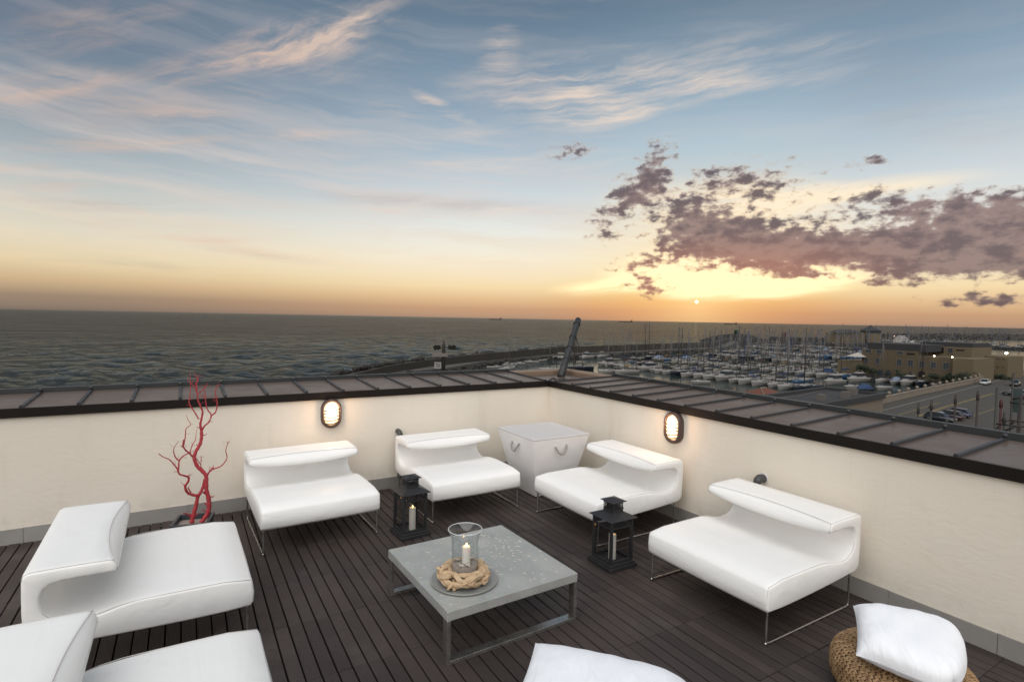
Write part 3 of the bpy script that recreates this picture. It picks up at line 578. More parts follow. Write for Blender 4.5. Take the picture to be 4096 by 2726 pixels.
# ------------------------------------------------------------------ low table and its centrepiece
tb = thing('coffee_table', 'low square coffee table with galvanised metal top on steel sled legs', 'table', (-2.506, -2.787, 0), R(1.6))
TW, TD, TH, TK = .945, .965, .316, .056
tp = MB().box((0, 0, TH-TK/2), (TW, TD, TK), bev=.003).build('tabletop', M['zinc'], tb)
fl = MB()
for k in range(190):
    if random.random() < .6: x, y = random.gauss(.16, .17), random.gauss(.12, .16)
    else: x, y = random.uniform(-.45, .45), random.uniform(-.46, .46)
    if abs(x) > .455 or abs(y) > .465 or (x+.21)**2+(y+.19)**2 < .22**2: continue
    fl.box((x, y, TH+.0012), (random.uniform(.008, .026), .0028, .0018), random.choice((R(-38), R(-38), random.uniform(0, 3.1)))+random.gauss(0, .35))
fo = fl.build('straw_flecks', plain('pale_straw', (.72, .68, .60), .6), tb); fo['kind'] = 'stuff'
for sy in (-1, 1):
    y = sy*(TD/2-.030); lg = MB()
    for sx_ in (-1, 1): lg.box((sx_*(TW/2-.013), y, (TH-TK)/2), (.024, .056, TH-TK), bev=.002)
    lg.box((0, y, .012), (TW-.050, .0555, .024), bev=.002); lg.build('sled_leg', M['steelbar'], tb)
CX, CY, CZ = -2.717, -2.990, TH
tr = tag(MB().lathe([(0.001, .002), (.185, .002), (.196, .006), (.206, .014), (.210, .0165), (.213, .014), (.203, .003), (.19, .0005), (0.001, .0005)], 64, caps=False).build('round_tray', M['tray'], None, (CX, CY, CZ+.0005)), 'dark round metal tray under the rope wreath on the table', 'tray')
rw = thing('rope_wreath', 'thick braided hemp rope ring wound round the glass vase', 'rope', (CX, CY, CZ+.004))
def ring_strand(ph, wind, R0, rm, rt, n=170, wob=0.0, a0=0.0, a1=2*math.pi, close=True, dz=0.0):
    pts = []
    for k in range(n if close else n+1):
        a = a0+(a1-a0)*k/n; p_ = ph+wind*a+wob*math.sin(3*a+ph*2); rr = R0+rm*math.cos(p_)*(1+.1*math.sin(5*a+ph)); pts.append((rr*math.cos(a), rr*math.sin(a), .049+dz+rm*.92*math.sin(p_)))
    return MB().rope(pts, rt, 3, 1.35, 12, closed=close)
for k in range(7): ring_strand(k*2*math.pi/7, 1 if k % 2 else -1, .118, .031, .0150, wob=.8, n=220).build('rope_strand', M['rope'], rw)
for k in range(3): ring_strand(.6+k*1.5, -1 if k % 2 else 2, .120, .040, .0125, wob=.7, a0=k*2.1, a1=k*2.1+3.6, close=False).build('rope_strand', M['rope'], rw)
for a in (3.7, 4.6, 5.3, 2.7):                        # knots and loose loops
    c = Vector((.140*math.cos(a), .140*math.sin(a), .045+.02*math.sin(a*3))); kn = [c+Vector((.020*math.cos(2*t_)+.012*math.cos(3*t_+a), .022*math.sin(2*t_), .020*math.sin(3*t_+.4))) for t_ in np.linspace(0, 2*math.pi, 60, endpoint=False)]
    MB().rope(kn, .0095, 3, 1.35, 10, closed=True).build('rope_knot', M['rope'], rw)
vz = CZ+.006
vprof_o = [(.070, .0), (.083, .004), (.085, .03), (.084, .10), (.0835, .18), (.084, .235), (.088, .270), (.096, .300), (.104, .318), (.108, .324)]
vprof = vprof_o+[(.108, .327), (.1045, .326), (.101, .317), (.093, .300), (.0850, .270), (.081, .235), (.0805, .18), (.081, .10), (.082, .03), (.080, .010), (.0, .008)]
va = thing('hurricane_vase', 'tall clear glass hurricane vase with flared rim inside the rope wreath', 'vase', (CX, CY, vz))
MB().lathe(vprof, 56, caps=False).build('glass_body', M['vase'], va)
MB().tube([(.1065*math.cos(2*math.pi*k/56), .1065*math.sin(2*math.pi*k/56), .3255) for k in range(56)], .0022, 6, closed=True).build('rim', plain('glass_rim', (.75, .76, .78), .08, var=.02), va)
sp_ = [(.0, .110)]+[(.0795*k/8, .110+.010*math.sin(k*1.3)-.012*(k/8)**2+.016*(k == 8)) for k in range(1, 9)]
sn = MB(); n = 40; vs = []; pr_ = [(.0795, .011), (.0800, .06), (.0798, .098), (.070, .101), (.055, .106), (.035, .110), (.012, .112)]
for r_, z in pr_:
    for k in range(n): a = 2*math.pi*k/n; vs.append((r_*math.cos(a), r_*math.sin(a), z+(.006*math.sin(3*a+1)+.004*math.sin(5*a) if z > .09 else 0)))
sn.add(vs, [(i*n+k, i*n+(k+1) % n, (i+1)*n+(k+1) % n, (i+1)*n+k) for i in range(len(pr_)-1) for k in range(n)]+[tuple(range(n-1, -1, -1)), tuple((len(pr_)-1)*n+k for k in range(n))], True)
tag(sn.build('sand', M['sand'], None, (CX, CY, vz)), 'coarse brownish sand filling the bottom of the glass vase', 'sand')['kind'] = 'stuff'
def shell(kind, x, y, z, rz, s, label):
    m = MB()
    if kind == 'scallop':
        vs = [(0, -1, 0)]; fs = []; n = 13
        for j in range(1, 5):
            for k in range(n): a = -1.25+2.5*k/(n-1); r_ = j/4; vs.append((r_*1.0*math.sin(a), -1+r_*(1.35+.5*math.cos(a)), .42*math.sin(r_*2.2)+.05*(k % 2)*r_))
        for k in range(n-1): fs.append((0, 1+k, 2+k))
        for j in range(3):
            for k in range(n-1): fs.append((1+j*n+k, 1+(j+1)*n+k, 2+(j+1)*n+k, 2+j*n+k))
        m.add(vs, fs, True)
    else:
        pts = [(.9*(1-t_)*math.cos(9*t_)*.35, -1+2*t_, .35*(1-t_)*math.sin(9*t_)) for t_ in np.linspace(0, 1, 40)]; m.tube(pts, [.42*(1-t_)+.03 for t_ in np.linspace(0, 1, 40)], 8)
    o = m.build('sea_shell', M['shell'], None, (CX+x, CY+y, vz+z)); o.scale = (s, s, s); o.rotation_euler = (.35, 0, rz)
    if kind == 'scallop':
        sl_ = o.modifiers.new('solid', 'SOLIDIFY'); sl_.thickness = .12
    return tag(o, label, 'shell', 'sea shells on the sand in the vase')
shell('scallop', -.004, -.055, .111, .5, .019, 'small open shell lying on the sand before the vase candle')
shell('spiral', -.045, -.030, .115, .5, .019, 'brown spiral shell standing on the sand in the vase')
shell('scallop', -.032, .034, .115, 2.0, .022, 'flat pale shell behind the candle inside the vase')
shell('scallop', .045, .012, .117, -1.0, .020, 'ribbed fan shell beside the candle inside the vase')
def candle(loc, r_, h, label):
    c = thing('pillar_candle', label, 'candle', loc, 0, 'burning pillar candles')
    MB().lathe([(r_*.97, 0), (r_, .004), (r_, h-.006), (r_*.95, h-.001), (r_*.85, h), (r_*.7, h-.006), (r_*.3, h-.011), (.001, h-.012)], 32).build('wax_body', M['wax'], c)
    MB().tube([(0, 0, h-.012), (.001, 0, h-.004), (.002, .001, h+.006)], .0011, 6).build('wick', M['blackmetal'], c)
    MB().lathe([(.0008, .0), (.0034, .004), (.0040, .008), (.0030, .014), (.0014, .020), (.0002, .025)], 14, (.001, 0, h-.004)).build('flame', M['flame'], c)
    return c
candle((CX+.004, CY-.012, vz+.100), .0265, .120, 'short cream candle burning in sand inside the glass vase')

# ------------------------------------------------------------------ lanterns
def lantern(loc, rz, label):
    l = thing('lantern', label, 'lantern', loc, rz, 'black metal candle lanterns on the deck')
    b = MB(); b.box((0, 0, .014), (.285, .285, .028), bev=.003); b.box((0, 0, .036), (.262, .262, .016), bev=.003); b.build('base', M['blackmetal'], l)
    W, z0, z1 = .232, .044, .372; fr = MB()
    for sx_ in (-1, 1):
        for sy in (-1, 1): fr.box((sx_*(W/2-.0105), sy*(W/2-.0105), (z0+z1)/2), (.021, .021, z1-z0))
    for k in range(4):
        a = k*math.pi/2; c, s = math.cos(a), math.sin(a); yy = -(W/2-.008)
        fr.box((-s*yy, c*yy, z0+.010), (W-.04, .014, .020), a)
        fr.box((-s*yy, c*yy, z1-.062), (W-.04, .012, .012), a); fr.box((-s*yy, c*yy, z1-.006), (W-.04, .012, .012), a)
        for j in range(12):
            xx = -W/2+.0255+j*(W-.051)/11; fr.box((c*xx-s*yy, s*xx+c*yy, z1-.034), (.0072, .003, .047), a)
    fr.build('frame', M['blackmetal'], l)
    for k in range(4):
        a = k*math.pi/2; yy = -(W/2-.010); p_ = MB().box((-math.sin(a)*yy, math.cos(a)*yy, (z0+.018+z1-.066)/2), (W-.044, .003, z1-.066-z0-.018), a); p_.build('glass_pane', M['glass'], l)
    rf = MB(); e = .140; vs = [(-e, -e, z1), (e, -e, z1), (e, e, z1), (-e, e, z1), (-.056, -.056, z1+.034), (.056, -.056, z1+.034), (.056, .056, z1+.034), (-.056, .056, z1+.034)]
    vs = [(x, y, z-.003) for x, y, z in vs[:4]]+vs; rf.add(vs, [(3, 2, 1, 0), (0, 1, 5, 4), (1, 2, 6, 5), (2, 3, 7, 6), (3, 0, 4, 7), (4, 5, 9, 8), (5, 6, 10, 9), (6, 7, 11, 10), (7, 4, 8, 11)]); rf.build('roof', M['blackmetal'], l)
    cu = MB(); w2 = .112; c0, c1 = z1+.033, z1+.116
    for k in range(4):
        a = k*math.pi/2; c, s = math.cos(a), math.sin(a); yy = -(w2/2-.0015)
        cu.box((-s*yy, c*yy, c0+.013), (w2, .003, .026), a); cu.box((-s*yy, c*yy, c1-.009), (w2, .003, .018), a)
        for j in range(7):
            xx = -w2/2+.006+j*(w2-.012)/6; cu.box((c*xx-s*yy, s*xx+c*yy, (c0+c1)/2+.004), (.0085, .003, c1-c0-.042), a)
    cu.build('chimney', M['blackmetal'], l)
    tp_ = MB(); e = .076; vs = [(-e, -e, c1), (e, -e, c1), (e, e, c1), (-e, e, c1), (0, 0, c1+.020)]; vs = [(x, y, z-.003) for x, y, z in vs[:4]]+vs; tp_.add(vs, [(3, 2, 1, 0), (0, 1, 5, 4), (1, 2, 6, 5), (2, 3, 7, 6), (3, 0, 4, 7), (4, 5, 8), (5, 6, 8), (6, 7, 8), (7, 4, 8)]); tp_.build('chimney_cap', M['blackmetal'], l)
    MB().tube([(.058, -.02, c0+.042), (.085, -.02, c0+.020), (.105, -.01, c0+.004), (.105, .01, c0+.004), (.085, .02, c0+.020), (.058, .02, c0+.042)], .0028, 6).build('carry_loop', M['blackmetal'], l)
    l.scale = (1, 1, 1.07)
    return l
lantern((-1.245, -2.720, 0), R(0), 'black metal lantern beside the wicker-pouf-side chair, candle behind its corner post')
candle((-1.258, -2.735, .044), .030, .205, 'white candle burning behind the corner post of the lantern')
lantern((-2.470, -1.360, 0), R(3)+math.pi, 'black metal lantern between the two chairs along the back wall')
candle((-2.462, -1.395, .044), .030, .205, 'white candle burning in the lantern between the two back chairs')

# ------------------------------------------------------------------ tapered box with rope handles
bx = thing('storage_box', 'white tapered square box with grey rope handles in the wall corner', 'box', (-.655, -.82, 0))
t2, b2, hz = .385, .232, .665
vs = [(-b2, -b2, 0), (b2, -b2, 0), (b2, b2, 0), (-b2, b2, 0), (-t2, -t2, hz), (t2, -t2, hz), (t2, t2, hz), (-t2, t2, hz)]
bevel_mod(MB().add(vs, [(3, 2, 1, 0), (4, 5, 6, 7), (0, 1, 5, 4), (1, 2, 6, 5), (2, 3, 7, 6), (3, 0, 4, 7)]).build('body', M['whitebox'], bx), .006)
MB().box((0, 0, hz+.0125), (t2*2+.004, t2*2+.004, .022), bev=.004).build('lid', M['boxtop'], bx)
for k in range(4):
    a = k*math.pi/2; z = hz-.11; off = b2+(t2-b2)*(z/hz)
    pts = [(-.075, -off+.012, z+.02), (-.072, -off-.012, z+.012), (-.055, -off-.030, z-.030), (-.02, -off-.036, z-.062), (.02, -off-.036, z-.064), (.055, -off-.030, z-.022), (.075, -off-.012, z+.020), (.078, -off+.012, z+.03)]
    o = MB().rope([tuple(p_) for p_ in catmull(pts, 7)], .0085, 3, 1.35, 10).build('rope_handle', M['greyrope'], bx); o.rotation_euler = (0, 0, a)

# ------------------------------------------------------------------ red branch in its planter
pt = thing('planter', 'dark slate square planter holding the red branch', 'planter', (-4.175, -.43, 0), R(-14))
o_, i_, h_ = .150, .128, .125
mb = MB(); vs = []
for e, z in ((o_*.82, 0), (o_, h_), (i_, h_), (i_, h_-.05)): vs += [(-e, -e, z), (e, -e, z), (e, e, z), (-e, e, z)]
fs = [(3, 2, 1, 0)]+[(i*4+k, i*4+(k+1) % 4, i*4+4+(k+1) % 4, i*4+4+k) for i in range(3) for k in range(4)]; mb.add(vs, fs); mb.build('pot_shell', M['pot'], pt)
MB().box((0, 0, h_-.055), (i_*2-.004, i_*2-.004, .014)).build('soil', M['sand'], pt)
br = thing('red_branch', 'bare coral-like branch painted red standing in the dark planter', 'branch', (-4.185, -.44, .14))
BRY = -.44
def bpt(x, y, d=0.0): q = hit(TT(x, y), 1, BRY+d); return Vector(q)-Vector((-4.185, -.44, .14))
def limb(pts, r0, r1, dep=0.0, parent=br, base=0.0):
    n_ = len(pts); P_ = [bpt(x, y, base+dep*(i/(n_-1))**1.2) for i, (x, y) in enumerate(pts)]; C = catmull(P_, 5); m_ = len(C)
    rr = [.78*(r0+(r1-r0)*(i/(m_-1))**.85)*(1+.10*math.sin(i*1.7+len(pts))) for i in range(m_)]
    mb_ = MB().tube(C, rr, 9); sp__ = random.Random(int(pts[0][0]*7+pts[0][1]))
    for k in range(max(2, m_//9)):                      # short spurs left from lopped twigs
        i = sp__.randrange(2, m_-2); t_ = (C[i+1]-C[i-1]).normalized(); a = Vector((sp__.uniform(-1, 1), sp__.uniform(-.6, .6), sp__.uniform(-.2, 1))); a = (a-t_*a.dot(t_)*.4).normalized(); L_ = sp__.uniform(.018, .045)
        mb_.tube([C[i], C[i]+a*(rr[i]+L_*.6), C[i]+a*(rr[i]+L_)+t_*.01], [rr[i]*.5, rr[i]*.28, .0014], 6)
    return mb_.build('branch', M['red'], parent)
b1 = limb([(500, 1475), (515, 1400), (540, 1320), (555, 1240), (585, 1190), (608, 1130), (618, 1070)], .026, .013, .02)
b2_ = limb([(590, 1470), (640, 1400), (660, 1330), (655, 1250), (635, 1170), (635, 1090), (630, 1035), (590, 990), (550, 950), (525, 880), (540, 815), (575, 755), (590, 690), (590, 630)], .026, .017, .03, base=-.03)
limb([(590, 630), (580, 570), (590, 520), (600, 450), (580, 400), (560, 350), (550, 280), (540, 200), (552, 150), (520, 98)], .015, .003, -.04)
limb([(595, 625), (620, 580), (655, 550), (680, 485), (645, 430), (630, 370), (625, 300), (620, 240), (645, 205)], .011, .003, .06)
limb([(680, 487), (720, 455), (735, 390), (730, 330), (718, 270), (735, 215), (765, 200)], .009, .003, -.05)
limb([(565, 520), (530, 460), (490, 400), (475, 355), (485, 280), (490, 200), (482, 98)], .008, .0025, .05)
limb([(555, 300), (540, 260), (515, 210), (470, 175), (465, 140)], .006, .002, .05)
limb([(560, 285), (600, 250), (625, 215), (650, 185)], .006, .002, -.05)
limb([(545, 200), (560, 150), (555, 110)], .004, .0018, .03)
limb([(620, 330), (600, 320), (575, 300)], .004, .002, .03); limb([(735, 335), (715, 325), (700, 318)], .004, .002, .0)
limb([(512, 868), (480, 835), (440, 800), (420, 765), (425, 710)], .011, .006, -.06)
limb([(440, 800), (415, 775), (395, 768)], .006, .004, .0, base=-.04)
limb([(425, 765), (440, 690), (448, 610), (490, 570), (465, 525), (450, 480)], .007, .002, .06, base=-.05)
limb([(470, 835), (420, 860), (385, 905), (380, 970), (370, 1005)], .006, .009, -.03)
limb([(548, 1225), (500, 1215), (460, 1195), (440, 1140), (470, 1090), (468, 1055), (430, 1040), (385, 1025), (372, 985), (330, 930), (290, 890), (240, 870), (195, 838)], .017, .004, -.09)
limb([(445, 1145), (425, 1122)], .008, .005, .0, base=-.02); limb([(470, 1055), (485, 1045)], .006, .003, .0, base=-.03)
limb([(378, 900), (350, 870), (333, 815), (345, 770), (385, 718)], .008, .002, -.05, base=-.03)
limb([(480, 835), (505, 760), (535, 710), (540, 660), (550, 610)], .006, .002, .07)
limb([(465, 1150), (480, 1175), (495, 1195)], .007, .007, .0, base=-.03)
limb([(645, 1035), (680, 985), (730, 970), (780, 945), (825, 880), (815, 810), (835, 740), (852, 730)], .010, .003, -.08)
limb([(832, 745), (823, 725)], .003, .002, .0, base=-.07); limb([(650, 1020), (690, 975), (703, 970)], .009, .005, .02)
limb([(605, 985), (585, 955), (588, 900), (587, 855)], .006, .003, .05); limb([(585, 940), (560, 910), (548, 880)], .005, .003, .04)
limb([(490, 1420), (455, 1395), (422, 1388)], .009, .005, -.03); limb([(630, 1370), (610, 1360), (600, 1352)], .006, .003, -.02)

# ------------------------------------------------------------------ wicker poufs and pillows
def pouf(loc, R0, hh, label):
    p_ = thing('wicker_pouf', label, 'pouf', loc, 0, 'round woven wicker poufs')
    prof = []
    for k in range(22):
        t_ = k/21; a = math.pi*(t_-.5); prof.append(((R0-.012)*(.42+.58*abs(math.cos(a))**.42) if k not in (0, 21) else .02, hh/2+(hh/2-.012)*math.copysign(abs(math.sin(a))**.75, math.sin(a))))
    prof[0] = (.05, .012); MB().lathe(prof, 40).build('core', M['wickcore'], p_)
    lv = MB(); path = [(r_+.012*0, z) for r_, z in prof]; seg = []
    L = [0.0]
    for a, b in zip(path, path[1:]): L.append(L[-1]+math.hypot(b[0]-a[0], b[1]-a[1]))
    def at(s):
        for i in range(len(L)-1):
            if s <= L[i+1]: f = (s-L[i])/max(1e-9, L[i+1]-L[i]); a, b = path[i], path[i+1]; d = Vector((b[0]-a[0], b[1]-a[1])).normalized(); return a[0]+(b[0]-a[0])*f, a[1]+(b[1]-a[1])*f, d
        a, b = path[-2], path[-1]; return b[0], b[1], Vector((b[0]-a[0], b[1]-a[1])).normalized()
    rows = int(L[-1]/.0215); rr_ = random.Random(3)
    for j in range(rows):                                # plaited rows: two slanting leaf segments per stitch
        s = L[-1]*(j+.5)/rows; r_, z, d = at(s)
        if r_ < .02 or (z < .03 and r_ < R0*.8): continue
        n = max(8, int(2*math.pi*r_/.024)); nv = Vector((d[1], -d[0]))
        for k in range(n):
            a = 2*math.pi*(k+.5*(j % 2)+rr_.uniform(-.1, .1))/n
            for sd_ in (-1, 1):
                off = s+sd_*.0052; q, zz, dd = at(min(max(off, 0), L[-1]-1e-6)); o = Vector((math.cos(a), math.sin(a), 0)); tg = Vector((-math.sin(a), math.cos(a), 0)); dn = o*dd[0]+Vector((0, 0, dd[1])); nn = o*dd[1]-Vector((0, 0, dd[0]))
                c = o*q+Vector((0, 0, zz))+nn*(.004+rr_.uniform(0, .002)); ax_ = (tg+dn*sd_*.55).normalized(); bx_ = nn.cross(ax_); l_, w_ = .0165*rr_.uniform(.9, 1.15), .0062
                lv.add([c-ax_*l_-nn*.003, c-ax_*l_*.3+bx_*w_, c+ax_*l_*.4+bx_*w_, c+ax_*l_-nn*.002, c+ax_*l_*.4-bx_*w_, c-ax_*l_*.3-bx_*w_, c+nn*.0055], [(0, 6, 1), (1, 6, 2), (2, 6, 3), (3, 6, 4), (4, 6, 5), (5, 6, 0)], True)
    w = lv.build('weave', M['wicker'], p_); w['kind'] = 'stuff'; return p_
def pillow(corners, thick, loc, label, seed=1, rnd_c=.05, mat=None):
    # four corner points (local), puffed between two seamed faces, with pull creases towards the edges
    n = 44; A, B, C, D = [Vector(q) for q in corners]; rn = random.Random(seed); nrm = (B-A).cross(D-A).normalized(); ph = [rn.uniform(0, 6) for _ in range(8)]
    t_ = thing('pillow', label, 'pillow', loc); up, dn = MB(), MB()
    for m_, sgn in ((up, 1), (dn, -1)):
        vs = []
        for j in range(n+1):
            for i in range(n+1):
                u, v = i/n, j/n; uu, vv = 2*u-1, 2*v-1
                e = max(0.0, (1-uu**4)*(1-vv**4)); puff = e**.55
                pin = .030*(1-puff); rc = rnd_c*u*uu*uu*vv*vv; cu, cv = u-uu*rc+pin*-uu*(1-vv*vv)*.9, v-vv*rc+pin*-vv*(1-uu*uu)*.9
                base_ = (A*(1-cu)*(1-cv)+B*cu*(1-cv)+C*cu*cv+D*(1-cu)*cv)
                edge = math.exp(-((1-abs(vv))/.28)**2); edge2 = math.exp(-((1-abs(uu))/.28)**2)
                cr = .0036*edge*math.sin(u*38+ph[0]+2*math.sin(v*5))*e+.0028*edge2*math.sin(v*34+ph[1]+2*math.sin(u*4))*e+.003*math.sin(u*5+v*4+ph[2])*puff+.0012*math.sin(u*17-v*11+ph[3])*puff+.0035*math.sin((u+v*.7)*23+ph[4])*e*(1-e*.6)
                vs.append(base_+nrm*(sgn*thick*(.62 if sgn > 0 else .38)*puff+cr))
        fs = [(j*(n+1)+i, j*(n+1)+i+1, (j+1)*(n+1)+i+1, (j+1)*(n+1)+i) for j in range(n) for i in range(n)]
        m_.add(vs, fs if sgn > 0 else [tuple(reversed(f_)) for f_ in fs], True)
    up.build('pillow_top', mat or M['pillow'], t_); dn.build('pillow_underside', mat or M['pillow'], t_)
    return t_
pouf((-.950, -4.690, 0), .34, .23, 'round woven wicker pouf next to the parapet, under a white pillow')
def cor(F_, z): return Vector(hit(F_, 2, z))
ZF = zoom(3200, 2100, 4096, 2244)
cs = [cor(ZF(560, 1300), .30), cor(ZF(1720, 1790), .29), cor(ZF(1700, 1020), .335), cor(ZF(530, 800), .38)]
o0 = sum(cs, Vector())/4; pillow([q-o0 for q in cs], .17, tuple(o0), 'white cotton pillow lying on the wicker pouf beside the parapet', 4, .15)
P2 = zoom(2050, 2500, 2900, 2356)
a, b_ = cor(P2(255, 168), .40), cor(P2(2020, 560), .38); dv = (b_-a); pr2 = Vector((dv.y, -dv.x, 0)).normalized()*dv.length*1.0
if pr2.y > 0: pr2 = -pr2
cs = [a+pr2+Vector((0, 0, -.02)), b_+pr2+Vector((0, 0, -.02)), b_, a]; o0 = sum(cs, Vector())/4
pouf((o0.x, o0.y, 0), .34, .31, 'round woven wicker pouf out on the deck, under a white pillow')
pillow([q-o0 for q in cs], .15, tuple(o0+Vector((0, 0, -.01))), 'white cotton pillow lying on the pouf before the coffee table', 9)

# ------------------------------------------------------------------ sea, quays, breakwaters
SEA = -15.0
def water(q, b, col, nrm, rough, fmax, patch=None):           # body colour under a reflection that saturates at grazing angles, as on a wave-roughened surface
    df = q.node('ShaderNodeBsdfDiffuse'); q.put(df.inputs[0], col); gl = q.node('ShaderNodeBsdfGlossy'); gl.inputs['Roughness'].default_value = rough; gl.inputs['Color'].default_value = (0.93, 0.97, 1.0, 1); q.put(df.inputs['Normal'], nrm); q.put(gl.inputs['Normal'], nrm)
    ge = q.node('ShaderNodeNewGeometry'); dt = q.node('ShaderNodeVectorMath', operation='DOT_PRODUCT'); q.put(dt.inputs[0], nrm); q.put(dt.inputs[1], ge.outputs['Incoming'])
    fmax = fmax if patch is None else q.m('MULTIPLY', patch, fmax)
    f = q.m('ADD', 0.02, q.m('MULTIPLY', q.m('POWER', q.m('SUBTRACT', 1.0, q.m('MAXIMUM', dt.outputs['Value'], 0.0)), 4.0), fmax)); mx = q.node('ShaderNodeMixShader'); q.put(mx.inputs[0], f)
    q.L.new(df.outputs[0], mx.inputs[1]); q.L.new(gl.outputs[0], mx.inputs[2]); q.L.new(mx.outputs[0], q.N['Material Output'].inputs[0]); q.N.remove(b)
def _sea(q, b):
    v = POS(q); w1 = q.noise(q.map(v, rot=(0, 0, 0.35), sc=(0.45, 0.95, 1)), 1.0, 6.0, 0.62, 0.3); w2 = q.noise(q.map(v, rot=(0, 0, -0.2), sc=(0.09, 0.24, 1)), 1.0, 4.0, 0.55, 0.3)
    w3 = q.noise(q.map(v, rot=(0, 0, 0.45), sc=(0.012, 0.05, 1)), 1.0, 5.0, 0.62, 0.4)
    foam = q.step(q.noise(q.map(v, sc=(0.05, 0.12, 1)), 1.0, 8.0, 0.75), 0.70, 0.76)
    water(q, b, q.mix(q.m('MULTIPLY', foam, 0.2), (0.016, 0.024, 0.025, 1), (0.10, 0.10, 0.09, 1)), q.bump(w1, 1.0, 0.80, q.bump(w2, 1.0, 3.2)), 0.10, 0.28, q.step(w3, 0.36, 0.64, 0.78, 1.15))
M['sea'] = material('open_sea_water', _sea)
def _har(q, b):
    v = POS(q); w1 = q.noise(q.map(v, sc=(0.5, 1.2, 1)), 1.0, 5.0, 0.6)
    water(q, b, (0.020, 0.030, 0.026, 1), q.bump(w1, 0.25, 0.10), 0.10, 0.62)
M['harbour'] = material('harbour_water', _har)
def W2(F_, t_, z): q = hit(F_(*t_), 2, z); return (q[0], q[1])
crest = []
for i, t_ in enumerate([(-260, 775), (0, 690), (300, 620), (700, 560), (1000, 525), (1400, 487), (2000, 437), (2350, 428)]):
    zc = -11.9+1.7*i/7; q = hit(SM(*t_), 2, zc); crest.append((q[0], q[1], zc))
for t_, zc in (((380, 452), -10.2), ((700, 445), -10.2), ((920, 436), -10.2)):
    q = hit(S8(*t_), 2, zc); crest.append((q[0], q[1], zc))
lh = hit(S8(1163, 440), 2, SEA); crest.append((lh[0]-4, lh[1]+2, -10.6))
foot = []
for t_ in [(-260, 800), (0, 735), (300, 690), (900, 640), (1300, 570), (1700, 533), (2000, 512), (2350, 500)]: foot.append(W2(SM, t_, -13.3))
def offs(pl, d):
    out = []
    for i, q in enumerate(pl):
        a = Vector(pl[max(i-1, 0)][:2]); b = Vector(pl[min(i+1, len(pl)-1)][:2]); t_ = (b-a).normalized(); n = Vector((-t_.y, t_.x)); out.append((q[0]+n.x*d, q[1]+n.y*d))
    return out
bw_in = offs(crest, -7.0); bw_in2 = offs(crest, -12.0)
# harbour basin outline (inside of the breakwater, out to the far moles)
basin = [(q[0], q[1]) for q in offs(crest, -3)]+[(lh[0]+60, lh[1]+10), (560, 330), (760, 330), (1100, 380), (1100, -300), (230, -300), (100, 0), (60, 60), (30, 90), (10, 80)]
def inside(P, poly):
    x, y = P[:, 0], P[:, 1]; r_ = np.zeros(len(P), bool); n = len(poly)
    for i in range(n):
        (x0, y0), (x1, y1) = poly[i], poly[(i+1) % n]
        c = ((y0 > y) != (y1 > y)) & (x < (x1-x0)*(y-y0)/((y1-y0)+1e-12)+x0); r_ ^= c
    return r_
nr, na = 430, 620; rad = 45*(5200/45)**(np.arange(nr)/(nr-1)); azs = np.radians(np.linspace(-62, 112, na))
RR, AA = np.meshgrid(rad, azs, indexing='ij'); GX, GY = CAM[0]+RR*np.sin(AA), CAM[1]+RR*np.cos(AA); GZ = np.zeros_like(GX); step_ = np.maximum(RR*0.0112, RR*(azs[1]-azs[0]))
for k in range(46):
    lam = 2.6*(20/2.6)**(rng.random()**0.9); th = math.radians(200)+rng.normal(0, .55); amp = 0.0155*lam**0.80; ph = rng.random()*6.28
    kx, ky = 2*math.pi/lam*math.cos(th), 2*math.pi/lam*math.sin(th); fade = np.clip((lam/step_-2.2)/3.0, 0, 1); ph2 = 1.5*np.sin(GX*kx*.13+GY*ky*.17+ph*3)
    s_ = np.sin(GX*kx+GY*ky+ph+ph2); GZ += amp*fade*(s_+.25*(1-np.cos(2*(GX*kx+GY*ky+ph+ph2))-1))
GZ *= 0.85
V = np.stack([GX.ravel(), GY.ravel(), GZ.ravel()+SEA], 1); idx = np.arange(nr*na).reshape(nr, na)
Fq = np.stack([idx[:-1, :-1], idx[:-1, 1:], idx[1:, 1:], idx[1:, :-1]], -1).reshape(-1, 4); cen = V[Fq].mean(1); keep = ~inside(cen, basin); Fq = Fq[keep][:, ::-1]
ring = []
for rr_ in (5200, 15000, 60000, 160000): ring.append([(CAM[0]+rr_*math.sin(a), CAM[1]+rr_*math.cos(a), SEA) for a in azs[::10]])
no = len(V); nn = len(ring[0]); V2 = np.concatenate([V]+[np.array(r_) for r_ in ring]); F2 = [(no+i*nn+k, no+(i+1)*nn+k, no+(i+1)*nn+k+1, no+i*nn+k+1) for i in range(3) for k in range(nn-1)]
me = bpy.data.meshes.new('sea'); me.from_pydata(V2.tolist(), [], Fq.tolist()+F2); me.polygons.foreach_set('use_smooth', [True]*len(me.polygons)); me.update()
structure(obj('sea', me, M['sea']))
hb = MB(); hb.add([(x, y, SEA+.02) for x, y in basin], [tuple(range(len(basin)))]); hb.v = [tuple(v) for v in hb.v]; ho = structure(hb.build('harbour_water', M['harbour']))
bmx = bmesh.new(); bmx.from_mesh(ho.data); bmesh.ops.triangulate(bmx, faces=bmx.faces[:]); bmesh.ops.recalc_face_normals(bmx, faces=bmx.faces[:])
for f_ in bmx.faces:
    if f_.normal.z < 0: f_.normal_flip()
bmx.to_mesh(ho.data); bmx.free()
M['concrete'] = plain('weathered_concrete', (0.040, 0.034, 0.028), 0.9, var=0.5, scale=0.25, bump=0.2, bscale=2)
M['rock'] = plain('dark_armour_rock', (0.024, 0.021, 0.019), 0.9, var=0.5, scale=0.8)
M['asphalt'] = plain('car_park_paving', (0.054, 0.046, 0.038), 0.85, var=0.18, scale=0.15)
